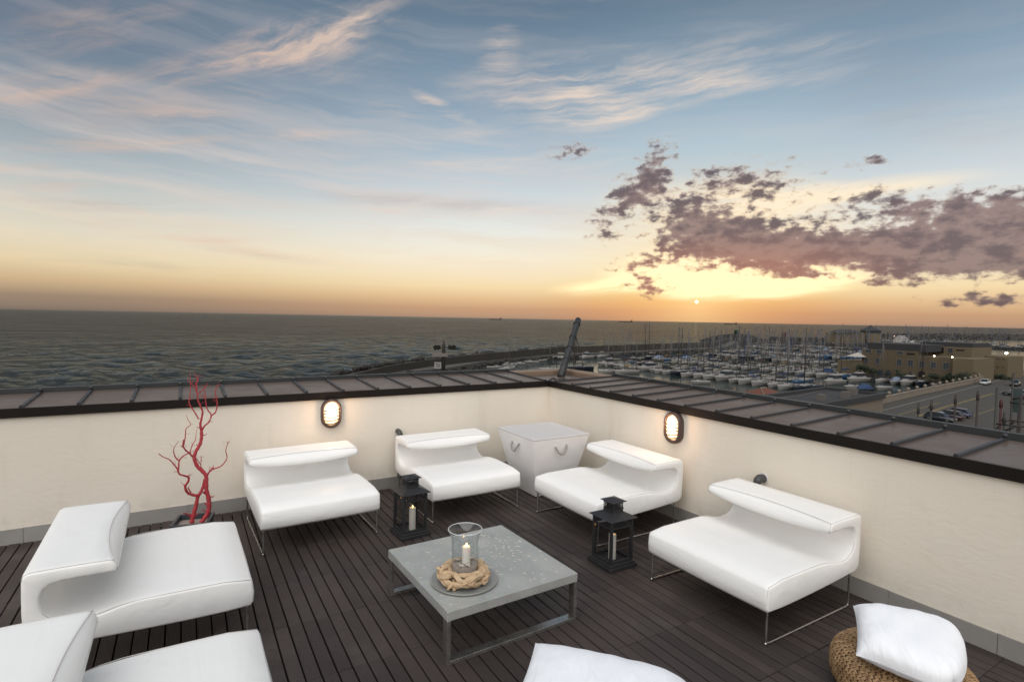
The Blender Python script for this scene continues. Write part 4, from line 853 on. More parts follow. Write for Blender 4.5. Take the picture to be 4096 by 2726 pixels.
M['quay'] = plain('quay_paving', (0.085, 0.080, 0.072), 0.85, var=0.2, scale=0.2)
M['paintw'] = plain('white_road_paint', (0.16, 0.16, 0.15), 0.8, var=0.3, scale=1.0)
M['painty'] = plain('yellow_road_paint', (0.16, 0.115, 0.04), 0.8, var=0.4, scale=1.0)
rockm = []
for k in range(5):
    bm = bmesh.new(); bmesh.ops.create_icosphere(bm, subdivisions=1, radius=1.0); rk = random.Random(k)
    for v in bm.verts: v.co *= rk.uniform(.65, 1.15)
    m_ = bpy.data.meshes.new('rock'); bm.to_mesh(m_); bm.free(); rockm.append(m_)
def rocks(mb, line, n, w, z0, z1, smin, smax, seed):
    rk = random.Random(seed); seg = [(Vector(a[:2]), Vector(b[:2])) for a, b in zip(line, line[1:])]; L = [(b-a).length for a, b in seg]
    for _ in range(n):
        i = rk.choices(range(len(seg)), [l**.75 for l in L])[0]; a, b = seg[i]; p_ = a.lerp(b, rk.random()); t_ = (b-a).normalized(); nn_ = Vector((-t_.y, t_.x)); o = rk.uniform(0, 1); p_ = p_+nn_*(w*o)
        z = z0+(z1-z0)*o+rk.uniform(-.3, .3); s = rk.uniform(smin, smax); m_ = rk.choice(rockm); R_ = Matrix.Rotation(rk.uniform(0, 6), 3, 'Z')
        mb.add([tuple(R_ @ Vector((v.co.x*s*rk.uniform(.95, 1.05), v.co.y*s, v.co.z*s*.75))+Vector((p_.x, p_.y, z))) for v in m_.vertices], [tuple(f_.vertices) for f_ in m_.polygons])
bw = thing('breakwater', 'long concrete breakwater wall with dark boulders along the open sea', 'breakwater', (crest[0][0], crest[0][1], SEA)); b0 = Vector((crest[0][0], crest[0][1], SEA))
def sub(mb): mb.v = [(x-b0.x, y-b0.y, z-b0.z) for x, y, z in mb.v]; return mb
mb = MB(); n = len(crest); inn = offs(crest, -1.6); vs = []
for i, c in enumerate(crest): vs += [(c[0], c[1], SEA-1), (c[0], c[1], c[2]), (inn[i][0], inn[i][1], c[2]), (inn[i][0], inn[i][1], -13.6)]
mb.add(vs, [(i*4+k, i*4+4+k, i*4+5+k, i*4+1+k) for i in range(n-1) for k in range(3)]+[(3, 2, 1, 0), tuple((n-1)*4+k for k in range(4))]); sub(mb).build('sea_wall', M['concrete'], bw)
mb = MB(); pr = offs(crest, -1.4); pe = [tuple(q) for q in offs(crest, -7.5)]; pe[:8] = [(f_[0], f_[1]) for f_ in foot]
vs = []
for i in range(n): vs += [(pr[i][0], pr[i][1], -13.3), (pe[i][0], pe[i][1], -13.3), (pe[i][0], pe[i][1], -16)]
mb.add(vs, [(i*3+k, i*3+3+k, i*3+4+k, i*3+1+k) for i in range(n-1) for k in range(2)]); sub(mb).build('promenade', M['quay'], bw)
mb = MB(); rocks(mb, crest, 1500, 9.0, -11.0, -15.3, .9, 1.7, 3); sub(mb); o = mb.build('boulders', M['rock'], bw); o['kind'] = 'stuff'
mb = MB(); rocks(mb, list(reversed(pe[:10])), 420, 4.5, -13.9, -15.3, .5, 1.1, 5); sub(mb); o = mb.build('boulders', M['rock'], bw); o['kind'] = 'stuff'
mb = MB(); mb.lathe([(30, 0), (24, 2.4), (15, 5.0), (7, 6.4), (2, 6.6)], 26, (lh[0], lh[1], SEA)); sub(mb).build('roundhead', M['rock'], bw)
mb = MB(); rk = random.Random(9)
for _ in range(420):
    a, r_ = rk.uniform(0, 6.28), 30*math.sqrt(rk.random()); z = np.interp(r_, [2, 7, 15, 24, 30], [6.6, 6.4, 5.0, 2.4, 0]); s = rk.uniform(.8, 1.8); m_ = rk.choice(rockm); mb.add([(lh[0]+r_*math.cos(a)+v.co.x*s, lh[1]+r_*math.sin(a)+v.co.y*s, SEA+z+v.co.z*s*.7) for v in m_.vertices], [tuple(f_.vertices) for f_ in m_.polygons])
sub(mb); o = mb.build('boulders', M['rock'], bw); o['kind'] = 'stuff'
def mole(pts, w, h, label):
    t_ = thing('mole', label, 'breakwater', (pts[0][0], pts[0][1], SEA)); a_ = Vector((pts[0][0], pts[0][1], SEA)); L_ = offs(pts, w/2); R_ = offs(pts, -w/2); Lf = offs(pts, w*1.1); Rf = offs(pts, -w*1.1); vs = []
    for i in range(len(pts)): vs += [(*Rf[i], SEA-.5), (*R_[i], SEA+h), (*L_[i], SEA+h), (*Lf[i], SEA-.5)]
    m_ = MB().add([(x-a_.x, y-a_.y, z-a_.z) for x, y, z in vs], [(i*4+k, i*4+4+k, i*4+5+k, i*4+1+k) for i in range(len(pts)-1) for k in range(3)]+[(3, 2, 1, 0), tuple((len(pts)-1)*4+k for k in range(4))]); m_.build('bank', M['concrete'], t_)
    rm = MB(); rocks(rm, [tuple(q) for q in R_], 60*len(pts), -w*.6, SEA+h, SEA, .7, 1.6, len(pts)); rm.v = [(x-a_.x, y-a_.y, z-a_.z) for x, y, z in rm.v]; o = rm.build('boulders', M['rock'], t_); o['kind'] = 'stuff'; return t_
rl = hit(S8(1665, 420), 2, SEA)
mole([(rl[0]-12, rl[1]+3), (rl[0]+8, rl[1]-1), W2(S8, (2000, 425), SEA), W2(S8, (2356, 432), SEA), W2(S7, (420, 432), SEA)], 10, 3.4, 'stone mole carrying the red harbour light')
mole([W2(S7, (525, 415), SEA), W2(S7, (760, 412), SEA), W2(S7, (980, 408), SEA), W2(S7, (1200, 400), SEA), W2(S7, (1700, 402), SEA), W2(S7, (2300, 410), SEA)], 16, 7.5, 'long dark mole behind the ferry and the far masts')
mole([W2(S7, (1420, 500), SEA), W2(S7, (1800, 508), SEA), W2(S7, (2300, 530), SEA)], 8, 1.6, 'low dark quay crossing the basin behind the ochre building')
mole([W2(S8, (1370, 458), SEA), W2(S8, (1700, 462), SEA), W2(S8, (2356, 475), SEA), W2(S7, (440, 470), SEA)], 6, 1.6, 'low concrete pier behind the masts in front of the red light')
M['green'] = plain('green_light_paint', (0.02, 0.10, 0.05), 0.5); M['redp'] = plain('red_light_paint', (0.16, 0.03, 0.025), 0.5)
def beacon(loc, mat, label, hgt):
    t_ = thing('harbour_light', label, 'beacon', loc)
    MB().lathe([(2.0, 0), (1.75, hgt*.6), (2.6, hgt*.66), (2.6, hgt*.72)], 16).build('tower', mat, t_); MB().lathe([(1.3, hgt*.72), (1.3, hgt*.9), (2.0, hgt*.92), (.3, hgt)], 14).build('lantern_room', mat, t_)
beacon((lh[0], lh[1], SEA+6.4), M['green'], 'green harbour light on the breakwater roundhead', 4.6); beacon((rl[0], rl[1], SEA+3.4), M['redp'], 'red harbour light at the end of the stone mole', 5.2)
# land: quay ground, raised car park
mb = MB(); mb.prism([(-400, -500), (620, -500), (620, -40), (232, 44), (215, 56), (170, 50), (107, 43), (97, 46), (92, 62), (70, 80), (46, 96), (10, 104), (-400, 104)], -16, -13.25); structure(mb.build('quay_ground', M['quay']))
mb = MB(); mb.prism([(40, -300), (300, -300), (216, 57), (213, 60), (170.4, 52.4), (107.7, 44.8), (40, 36)], -13.3, -12.5); structure(mb.build('car_park', M['asphalt']))
wl = [(96, 42.2), (107.7, 45.0), (129.9, 48.0), (170.4, 52.8), (213.3, 60.8), (217.5, 56), (232, 0)]
pw = thing('balustrade', 'pale stone parapet with ball finials along the car park', 'wall', (wl[0][0], wl[0][1], -12.5)); M['palestone'] = plain('pale_stone_parapet', (0.20, 0.165, 0.13), 0.85, var=0.25, scale=0.6)
ballm = MB().lathe([(.28, 0), (.30, .12), (.14, .18), (.26, .30), (.36, .48), (.30, .68), (.12, .82)], 12).mesh('ball_finial')
for a, b in zip(wl, wl[1:]):
    a, b = Vector(a), Vector(b); L = (b-a).length; an = math.atan2(b.y-a.y, b.x-a.x); c = (a+b)/2-Vector(wl[0]); MB().box((c.x, c.y, .55), (L, .45, 1.1), an).build('wall_panel', M['palestone'], pw); MB().box((c.x, c.y, 1.16), (L, .62, .12), an).build('coping', M['palestone'], pw)
    for k in range(int(L/5)): q = a.lerp(b, (k+.5)/int(L/5))-Vector(wl[0]); obj('ball_finial', ballm, M['palestone'], pw, (q.x, q.y, 1.22))
mk = MB()
def stripe(p_, q_, w): a, b = Vector(p_), Vector(q_); an = math.atan2(b.y-a.y, b.x-a.x); c = (a+b)/2; mk.box((c.x, c.y, -12.496), ((b-a).length, w, .008), an)
stripe(W2(S7, (610, 1150), -12.5), W2(S7, (1560, 905), -12.5), .25); stripe(W2(S7, (1560, 905), -12.5), W2(S7, (1830, 830), -12.5), .25); structure(mk.build('road_markings', M['paintw'])); mk = MB()
stripe(W2(S7, (960, 1215), -12.5), W2(S7, (1270, 1110), -12.5), .5); stripe(W2(S7, (1270, 1110), -12.5), W2(S7, (1760, 975), -12.5), .5); stripe(W2(S7, (1400, 1260), -12.5), W2(S7, (1790, 1125), -12.5), .2); stripe(W2(S7, (760, 1200), -12.5), W2(S7, (1200, 1070), -12.5), .25); structure(mk.build('road_markings', M['painty']))

# ------------------------------------------------------------------ harbour buildings
M['ochre'] = plain('ochre_plaster', (0.105, 0.079, 0.048), 0.9, var=0.18, scale=0.3); M['ochre2'] = plain('pale_ochre_plaster', (0.130, 0.100, 0.060), 0.9, var=0.15, scale=0.3)
M['trim'] = plain('grey_window_surround', (0.12, 0.105, 0.095), 0.85); M['winglass'] = plain('dark_window_glass', (0.045, 0.055, 0.065), 0.15, var=0.3, scale=2.0); M['darkroof'] = plain('dark_flat_roof', (0.035, 0.034, 0.036), 0.9, var=0.25, scale=0.5); M['dark'] = plain('dark_opening', (0.012, 0.010, 0.009), 0.9)
M['creamw'] = plain('cream_house_plaster', (0.17, 0.138, 0.104), 0.9, var=0.15, scale=0.4); M['flood'] = emit('floodlight', (1.0, .86, .55), 12.0); M['awning'] = plain('dark_awning', (0.03, 0.028, 0.028), 0.8)
class Fac:                          # a facade standing in the plane x = xp, facing the terrace
    def __init__(s, root, xp): s.r = root; s.x = xp
    def yz(s, F_, x, y): q = hit(F_(x, y), 0, s.x); return q[1], q[2]
    def rect(s, F_, x0, y0, x1, y1):
        ya, zt = s.yz(F_, x0, y0); yb, zb = s.yz(F_, x1, y1); return min(ya, yb), max(ya, yb), zb, zt
    def mass(s, name, y0, y1, z0, z1, depth, mat, front=0.0):
        o = s.r.location; return MB().box((s.x+depth/2-front-o.x, (y0+y1)/2-o.y, (z0+z1)/2-o.z), (depth, y1-y0, z1-z0)).build(name, mat, s.r)
    def window(s, F_, x0, y0, x1, y1, panes=2, sur=.22):
        y0_, y1_, z0, z1 = s.rect(F_, x0, y0, x1, y1); o = s.r.location; w = y1_-y0_; h = z1-z0; cy, cz = (y0_+y1_)/2-o.y, (z0+z1)/2-o.z; X0 = s.x-o.x
        f_ = MB()
        for sg in (-1, 1): f_.box((X0-.03, cy+sg*(w/2+sur/2), cz), (.16, sur, h+2*sur)); f_.box((X0-.03, cy, cz+sg*(h/2+sur/2)), (.16, w, sur))
        f_.box((X0+.02, cy, cz), (.1, .09, h)); wd = f_.build('window', M['trim'], s.r)
        for k in range(panes): MB().box((X0+.012, cy-w/2+w*(k+.5)/panes, cz), (.05, w/panes-.06, h-.06)).build('pane', M['winglass'], wd)
        return wd
    def opening(s, F_, x0, y0, x1, y1, name='opening', arch=False, mat=None):
        y0_, y1_, z0, z1 = s.rect(F_, x0, y0, x1, y1); o = s.r.location; c = (y0_+y1_)/2-o.y; w = (y1_-y0_)/2; m_ = MB()
        pts = [(c-w, z0-o.z), (c+w, z0-o.z)]+([(c+w*math.cos(a), z1-o.z-min(w, z1-z0)*(1-math.sin(a))) for a in np.linspace(0, math.pi, 9)] if arch else [(c+w, z1-o.z), (c-w, z1-o.z)])
        n_ = len(pts); X0 = s.x-o.x; m_.add([(X0-.04, y, z) for y, z in pts]+[(X0+.06, y, z) for y, z in pts], [tuple(range(n_)), tuple(range(2*n_-1, n_-1, -1))]+[(i, n_+i, n_+(i+1) % n_, (i+1) % n_) for i in range(n_)]); return m_.build(name, mat or M['dark'], s.r)
    def lamp(s, F_, x, y, r_): yy, zz = s.yz(F_, x, y); o = s.r.location; MB().lathe([(.02, -r_), (r_*.7, -r_*.6), (r_, 0), (r_*.7, r_*.6), (.02, r_)], 10, (s.x-.35-o.x, yy-o.y, zz-o.z)).build('floodlight', M['flood'], s.r); MB().box((s.x-.15-o.x, yy-o.y, zz-o.z), (.4, .08, .08)).build('bracket', M['dark'], s.r)
tan = thing('harbour_office', 'long ochre harbour building with dark flat roofs behind the moored boats', 'building', (180, 70, -13.0))
f1_ = Fac(tan, 178.0); gz = -13.3
yL, zT = f1_.yz(Q1, 290, 540); yM, _ = f1_.yz(Q1, 1590, 575); f1_.mass('wall', yM, yL, gz, zT-.2, 16, M['ochre'])
yA, zA = f1_.yz(Q1, 1340, 735); yB, _ = f1_.yz(Q2, 432, 780); f1_.mass('wall', yB, yM, gz, f1_.yz(Q1, 2000, 745)[1], 14, M['ochre'], .0)
y0_, z0_ = f1_.yz(Q1, 370, 515); y1_, z1_ = f1_.yz(Q1, 1795, 480); f1_.mass('roof', y1_, y0_, zT-.25, f1_.yz(Q1, 900, 430)[1], 12, M['darkroof'], -1.0)
f3_ = Fac(tan, 188.0); yu0, zu = f3_.yz(Q1, 1800, 480); yu1, zu2 = f3_.yz(Q2, 895, 520); f3_.mass('wall', yu1, yu0, gz+2, zu-.1, 14, M['ochre2']); f3_.mass('roof', yu1+.5, f3_.yz(Q1, 1620, 400)[0], zu-.15, f3_.yz(Q2, 0, 410)[1], 12, M['darkroof'], -2)
f4_ = Fac(tan, 176.5); yb0, zb0 = f4_.yz(Q2, 432, 785); yb1, _ = f4_.yz(Q2, 935, 790); f4_.mass('wall', yb1, yb0-.02, gz, zb0-.1, 14, M['ochre2'])
f5_ = Fac(tan, 197.0); yc0, zc0 = f5_.yz(Q2, 440, 645); yc1, _ = f5_.yz(Q2, 1770, 690); f5_.mass('wall', yc1, yc0, gz, zc0-.6, 12, M['ochre2'])
f6_ = Fac(tan, 177.0); ya0, za0 = f6_.yz(Q1, -60, 830); f6_.mass('wall', f6_.yz(Q1, 286, 800)[0], ya0+3, gz, za0, 14, M['ochre2'])
for r_ in ((375, 575, 500, 650), (640, 585, 770, 665), (1122, 622, 1235, 690)): f1_.window(Q1, *r_)
for r_ in ((362, 775, 420, 905), (608, 775, 692, 915), (1110, 812, 1208, 955), (1372, 822, 1478, 970), (1642, 845, 1745, 995), (1915, 872, 2015, 1012), (2205, 885, 2320, 1040)): f1_.window(Q1, *r_)
f1_.opening(Q1, 1338, 648, 1520, 706, 'loggia_opening'); f1_.opening(Q1, 1870, 1130, 2030, 1240, 'shop_window', mat=M['winglass']); f1_.opening(Q1, 1610, 1065, 1765, 1230, 'entrance', True); f1_.opening(Q1, 640, 1040, 780, 1190, 'shop_window', True, M['winglass']); f1_.opening(Q1, 840, 1050, 960, 1200, 'shop_window', True, M['winglass']); f1_.opening(Q1, 1360, 1090, 1470, 1220, 'entrance', True)
f1_.opening(Q1, 700, 1, 0, 0) if False else None
for r_ in ((1880, 525, 1970, 630), (2085, 535, 2190, 640)): f3_.window(Q1, *r_)
for r_ in ((90, 545, 188, 658), (322, 562, 422, 670)): f3_.window(Q2, *r_)
f3_.opening(Q2, 505, 582, 710, 625, 'loggia_opening')
for r_ in ((312, 703, 415, 745), (542, 722, 655, 768), (782, 738, 895, 780)): f5_.window(Q2, *r_)
f5_.window(Q2, 1030, 758, 1130, 885)
for r_ in ((1238, 785, 1300, 812), (1365, 790, 1428, 816), (1492, 797, 1555, 822), (1620, 803, 1685, 830), (1482, 992, 1545, 1018), (1610, 1003, 1672, 1030)): f5_.opening(Q2, *r_, 'lunette', True)
f5_.opening(Q2, 950, 935, 1170, 1130, 'archway', True); f1_.lamp(Q1, 2000, 722, .2); f4_.lamp(Q2, 430, 768, .2); f5_.lamp(Q2, 1735, 672, .36)
cnp = thing('canopy', 'white pyramid canopy over the roof terrace of the ochre building', 'canopy', (178.2, f6_.yz(Q1, 140, 830)[0], za0)); zc_ = f6_.yz(Q1, 140, 735)[1]-za0
MB().add([(-2.2, -2.6, zc_), (2.2, -2.6, zc_), (2.2, 2.6, zc_), (-2.2, 2.6, zc_), (0, 0, zc_+1.3)], [(3, 2, 1, 0), (0, 1, 4), (1, 2, 4), (2, 3, 4), (3, 0, 4)]).build('roof', plain('white_canvas', (.40, .37, .33), .8), cnp)
for a, b in ((-2.1, -2.5), (2.1, -2.5), (2.1, 2.5), (-2.1, 2.5)): MB().box((a, b, zc_/2), (.12, .12, zc_)).build('post', M['dark'], cnp)
# flat-roofed house on the near quay, red tiled roof beside it
hs = thing('flat_roof_house', 'cream house with dark flat roof next to the car park', 'house', (59, 28.5, -12.5)); zr = -6.0
hp = [(51.1, 24.8), (66.8, 26.4), (66.2, 33.0), (51.0, 31.3)]; MB().prism([(x-59, y-28.5) for x, y in hp], -.6, zr+12.5-.55).build('wall', M['creamw'], hs)
ho_ = [(50.9, 24.6), (67.0, 26.2), (66.4, 33.2), (50.8, 31.5)]; hi_ = [(51.4, 25.1), (66.5, 26.7), (65.9, 32.7), (51.3, 31.0)]
MB().prism([(x-59, y-28.5) for x, y in hi_], zr+12.5-.6, zr+12.5-.35).build('roof', M['darkroof'], hs)
m_ = MB(); A4 = [(x-59, y-28.5) for x, y in ho_]; B4 = [(x-59, y-28.5) for x, y in hi_]; z0_, z1_ = zr+12.5-.62, zr+12.5; vs = [(x, y, z) for z in (z0_, z1_) for x, y in A4]+[(x, y, z) for z in (z0_, z1_) for x, y in B4]
m_.add(vs, [(i, (i+1) % 4, 4+(i+1) % 4, 4+i) for i in range(4)]+[(8+(i+1) % 4, 8+i, 12+i, 12+(i+1) % 4) for i in range(4)]+[(4+i, 4+(i+1) % 4, 12+(i+1) % 4, 12+i) for i in range(4)]); m_.build('roof_curb', M['darkroof'], hs)
for xx, sc in ((63.2, 1.0), (60.6, 1.0)):
    yy = np.interp(xx, [51.1, 66.8], [24.8, 26.4]); fr_ = MB().box((xx-59, yy-28.5-.02, 3.55), (1.3, .16, 2.3)).build('window', M['trim'], hs); MB().box((xx-59, yy-28.5-.08, 3.45), (.85, .1, 1.9)).build('pane', M['winglass'], fr_)
for j, (u, v, s) in enumerate(((.60, .35, .55), (.86, .55, .6), (.28, .35, .5))):
    x = 51.2+15*u; y = 25.2+6*v; MB().box((x-59, y-28.5, zr+12.5-.35+s/2+.1), (s*1.4, s*1.4, s+.2), .1).build('roof_vent', M['trim'], hs)
MB().tube([(51.5-59, 30.5-28.5, zr+12.2), (56-59, 30.2-28.5, zr+12.2), (59-59, 31-28.5, zr+12.2), (62-59, 31.8-28.5, zr+12.2), (65.5-59, 32.3-28.5, zr+12.2)], .05, 6).build('roof_cable', M['trim'], hs)
rh = thing('red_roof_house', 'small house with red tiled hip roof behind the flat-roofed house', 'house', (76, 48.2, -13.2)); M['redtile'] = plain('red_roof_tile', (0.13, 0.045, 0.028), 0.85, var=0.3, scale=1.5)
MB().box((0, 0, 1.6), (6.4, 5.4, 3.3)).build('wall', M['creamw'], rh); e = (3.9, 3.4)
MB().add([(-e[0], -e[1], 3.2), (e[0], -e[1], 3.2), (e[0], e[1], 3.2), (-e[0], e[1], 3.2), (-.8, 0, 4.75), (.8, 0, 4.75)], [(3, 2, 1, 0), (0, 1, 5, 4), (1, 2, 5), (2, 3, 4, 5), (3, 0, 4)]).build('roof', M['redtile'], rh)
MB().tube([(-.8, 0, 4.78), (.8, 0, 4.78)], .12, 6).build('ridge', M['palestone'], rh); MB().tube([(-.8, 0, 4.78), (-e[0], -e[1], 3.25)], .09, 6).build('ridge', M['palestone'], rh)
for sx_, sy in ((-1, -1), (1, -1), (1, 1), (-1, 1)): pass
tw = hit(S7(470, 436), 2, SEA+2.0); tower = thing('control_tower', 'square ochre tower with flared dark hip roof in the harbour', 'tower', (tw[0], tw[1], SEA+1.0)); sc_ = np.linalg.norm(tw-CAM)/FPX*.3827*1.12
hw_, hb_ = 52*sc_, 75*sc_; MB().box((0, 0, hb_/2), (hw_*2, hw_*2, hb_), R(-35)).build('wall', M['ochre2'], tower); MB().box((0, 0, hb_+12*sc_), (hw_*1.9, hw_*1.9, 24*sc_), R(-35)).build('glazed_room', M['winglass'], tower)
MB().lathe([(88*sc_, 0), (55*sc_, 10*sc_), (20*sc_, 26*sc_), (6*sc_, 38*sc_), (2*sc_, 44*sc_)], 4, (0, 0, hb_+22*sc_), smooth=False).build('roof', M['darkroof'], tower).rotation_euler = (0, 0, R(10))
lowb = hit(S7(270, 440), 2, SEA+1.5); lb = thing('pier_pavilion', 'low ochre pavilion with dark roof beside the control tower', 'building', (lowb[0], lowb[1]+5, SEA+1.0)); MB().box((0, 0, 4.5), (16, 30, 9.0), R(25)).build('wall', M['ochre'], lb); MB().lathe([(15, 0), (9, 2.2), (1, 3)], 4, (0, 0, 9), smooth=False).build('roof', M['darkroof'], lb)

# ------------------------------------------------------------------ boats
WH = plain('white_gelcoat', (0.265, 0.25, 0.235), 0.4, var=0.08, scale=0.5); NV = plain('navy_hull', (0.018, 0.022, 0.032), 0.3); BLU = plain('blue_hull', (0.03, 0.08, 0.16), 0.35); DK = plain('deck_grey', (0.26, 0.245, 0.23), 0.6); CV = plain('blue_sail_cover', (0.02, 0.045, 0.11), 0.8); CVd = plain('dark_canvas', (0.022, 0.022, 0.026), 0.8); TEA = plain('beige_canvas', (0.30, 0.27, 0.22), 0.8); ALU = plain('mast_alloy', (0.115, 0.105, 0.097), 0.45, 0.3); MAR = plain('maroon_canvas', (0.07, 0.016, 0.02), .8); DGL = plain('tinted_glass', (0.02, 0.024, 0.03), 0.12); YEL = plain('yellow_sail_cover', (0.24, 0.15, 0.03), .8)
def hull_mesh(L, B, fb, plumb=.06, tr=.82):
    m_ = MB(); n = 13; vs = []; prof = 6
    for i in range(n):
        t_ = i/(n-1); x = L/2-L*t_      # bow at +x
        b = B/2*(math.sin(min(1, (t_+.015)*1.75)*math.pi/2)**.78)*(1-(1-tr)*max(0, (t_-.55)/.45)**1.5); sh = fb*(1.28-.45*t_+.22*t_*t_)
        if i == 0: b = .04
        for k in range(prof):
            w = k/(prof-1); z = -.35+(sh+.35)*w; bb_ = b*(.30+.70*w**.45) if i < n-1 else b*(.4+.6*w**.45); xx = x-(1-w)*plumb*L*(1-t_)**3
            vs.append((xx, bb_, z))
    N = len(vs); vs += [(x, -y, z) for x, y, z in vs]; fs = []
    for i in range(n-1):
        for k in range(prof-1):
            q = (i*prof+k, i*prof+k+1, (i+1)*prof+k+1, (i+1)*prof+k); fs.append(q); fs.append(tuple(N+j for j in reversed(q)))
        fs.append((i*prof+prof-1, N+i*prof+prof-1, N+(i+1)*prof+prof-1, (i+1)*prof+prof-1))
    e = (n-1)*prof
    for k in range(prof-1): fs.append((e+k, e+k+1, N+e+k+1, N+e+k))
    for k in range(prof-1): fs.append((k+1, k, N+k, N+k+1))
    return m_.add(vs, fs, True)
def cabin(m_, x0, x1, w0, w1, z0, h, rake=.5, smooth=False):
    vs = [(x0, -w0, z0), (x0, w0, z0), (x1, w1, z0), (x1, -w1, z0), (x0-rake*h, -w0*.8, z0+h), (x0-rake*h, w0*.8, z0+h), (x1+.2*h, w1*.82, z0+h*.95), (x1+.2*h, -w1*.82, z0+h*.95)]
    return m_.add(vs, [(0, 1, 5, 4), (1, 2, 6, 5), (2, 3, 7, 6), (3, 0, 4, 7), (4, 5, 6, 7)])
def sailboat(L, mast, hullm, cover, hood, label, furl=None):
    t_ = thing('sailing_boat', label, 'boat', (0, 0, 0), 0, 'boats moored in the marina'); B = L*.325; fb = L*.105; hull_mesh(L, B, fb).build('hull', hullm, t_)
    c = MB(); cabin(c, L*.20, -L*.20, B*.20, B*.33, fb*.98, L*.045, 1.4); c.build('coachroof', WH if hullm is not NV else DK, t_); s = MB(); s.box((0, B*.30, fb*1.0+L*.022), (L*.24, .03, L*.014)); s.box((0, -B*.30, fb*1.0+L*.022), (L*.24, .03, L*.014)); s.build('cabin_windows', DGL, t_)
    mz = fb+L*.03; m_ = MB().tube([(L*.06, 0, mz), (L*.06, 0, mz+mast*.5), (L*.055, 0, mz+mast)], [.115, .105, .075], 8); m_.tube([(L*.06, -B*.30, mz+mast*.52), (L*.06, B*.30, mz+mast*.52)], .04, 5); m_.tube([(L*.06, -B*.22, mz+mast*.76), (L*.06, B*.22, mz+mast*.76)], .04, 5); m_.build('mast', ALU if furl != 'dark' else CVd, t_)
    b = MB().tube([(L*.05, 0, mz+1.15), (-L*.32, 0, mz+1.25)], [.10, .08], 7); b.tube([(L*.04, 0, mz+1.36), (-L*.12, 0, mz+1.40), (-L*.31, 0, mz+1.34)], [.22, .19, .10], 8); b.build('boom_cover', cover, t_)
    r_ = MB(); 
    for p_ in ((L*.47, 0, fb*1.25), (-L*.48, 0, fb*.98)): r_.tube([p_, (L*.056, 0, mz+mast*.985)], .028 if p_[0] < 0 else .05, 4)
    for sg in (-1, 1): r_.tube([(L*.05, sg*B*.46, fb), (L*.06, sg*B*.30, mz+mast*.52), (L*.056, 0, mz+mast*.97)], .022, 4)
    r_.build('rigging', CV if furl == 'blue' else ALU, t_)
    if hood is not None:
        q = MB(); pr = [(-L*.20, .0), (-L*.17, L*.055), (-L*.22, L*.075), (-L*.30, L*.070)]; vs = [(x, s_*B*.30, fb+z) for x, z in pr for s_ in (-1, 1)]; q.add(vs, [(0, 1, 3, 2), (2, 3, 5, 4), (4, 5, 7, 6)]); q.tube([(-L*.36, -B*.36, fb), (-L*.36, -B*.34, fb+L*.15), (-L*.36, B*.34, fb+L*.15), (-L*.36, B*.36, fb)], .05, 5); q.add([(-L*.34, -B*.34, fb+L*.15), (-L*.34, B*.34, fb+L*.15), (-L*.45, B*.34, fb+L*.15), (-L*.45, -B*.34, fb+L*.15)], [(0, 1, 2, 3)]); q.build('sprayhood', hood, t_)
    pu = MB()
    for sg in (-1, 1): pu.tube([(L*.46, 0, fb*1.28+.55), (L*.34, sg*B*.30, fb*1.2+.55), (0, sg*B*.47, fb+.55), (-L*.45, sg*B*.40, fb+.55)], .03, 4)
    pu.build('guard_rail', ALU, t_)
    return t_
def motorboat(L, kind, hullm, top, label):
    t_ = thing('motor_boat', label, 'boat', (0, 0, 0), 0, 'boats moored in the marina'); B = L*.36; fb = L*.115; hull_mesh(L, B, fb, .12, .92).build('hull', hullm, t_)
    if kind == 'cruiser':
        c = MB(); cabin(c, L*.26, -L*.28, B*.24, B*.38, fb*1.02, L*.075, 1.3); c.build('cabin', WH, t_); w = MB(); cabin(w, L*.13, -L*.26, B*.31, B*.35, fb*1.02+L*.072, L*.075, .9); w.build('wheelhouse_glass', DGL, t_); r_ = MB(); r_.box((-L*.10, 0, fb*1.02+L*.150), (L*.36, B*.62, .10), bev=.04); cabin(r_, -L*.02, -L*.22, B*.26, B*.28, fb+L*.155, L*.03, .5); r_.build('hardtop', WH, t_)
        MB().tube([(-L*.12, -B*.28, fb+L*.15), (-L*.15, -B*.2, fb+L*.24), (-L*.15, B*.2, fb+L*.24), (-L*.12, B*.28, fb+L*.15)], .05, 5).build('radar_arch', WH, t_)
    elif kind == 'open':
        c = MB(); cabin(c, L*.22, -L*.05, B*.22, B*.30, fb*1.02, L*.05, 1.6); c.build('cuddy', WH, t_); w = MB(); cabin(w, L*.05, -L*.06, B*.28, B*.30, fb*1.02+L*.045, L*.05, .9); w.build('windscreen', DGL, t_); MB().box((-L*.47, 0, fb+.25), (.45, .45, .9), bev=.08).build('outboard', CVd, t_)
    else:
        c = MB(); vs = []; n = 7
        for i, (x, h, wv) in enumerate(((L*.36, .05, .12), (L*.20, .06, .33), (L*.06, .13, .42), (-L*.08, .17, .44), (-L*.28, .14, .43), (-L*.47, .04, .40))):
            for k in range(n): a = math.pi*k/(n-1); vs.append((x, -math.cos(a)*B*wv, fb*1.0+L*h*math.sin(a)**.7))
        c.add(vs, [(i*n+k, i*n+k+1, (i+1)*n+k+1, (i+1)*n+k) for i in range(5) for k in range(n-1)], True); c.build('boat_cover', top, t_)
    r_ = MB()
    for sg in (-1, 1): r_.tube([(L*.46, 0, fb*1.3+.5), (L*.30, sg*B*.34, fb*1.22+.5), (L*.05, sg*B*.47, fb*1.1+.45)], .03, 4)
    r_.build('guard_rail', ALU, t_); return t_
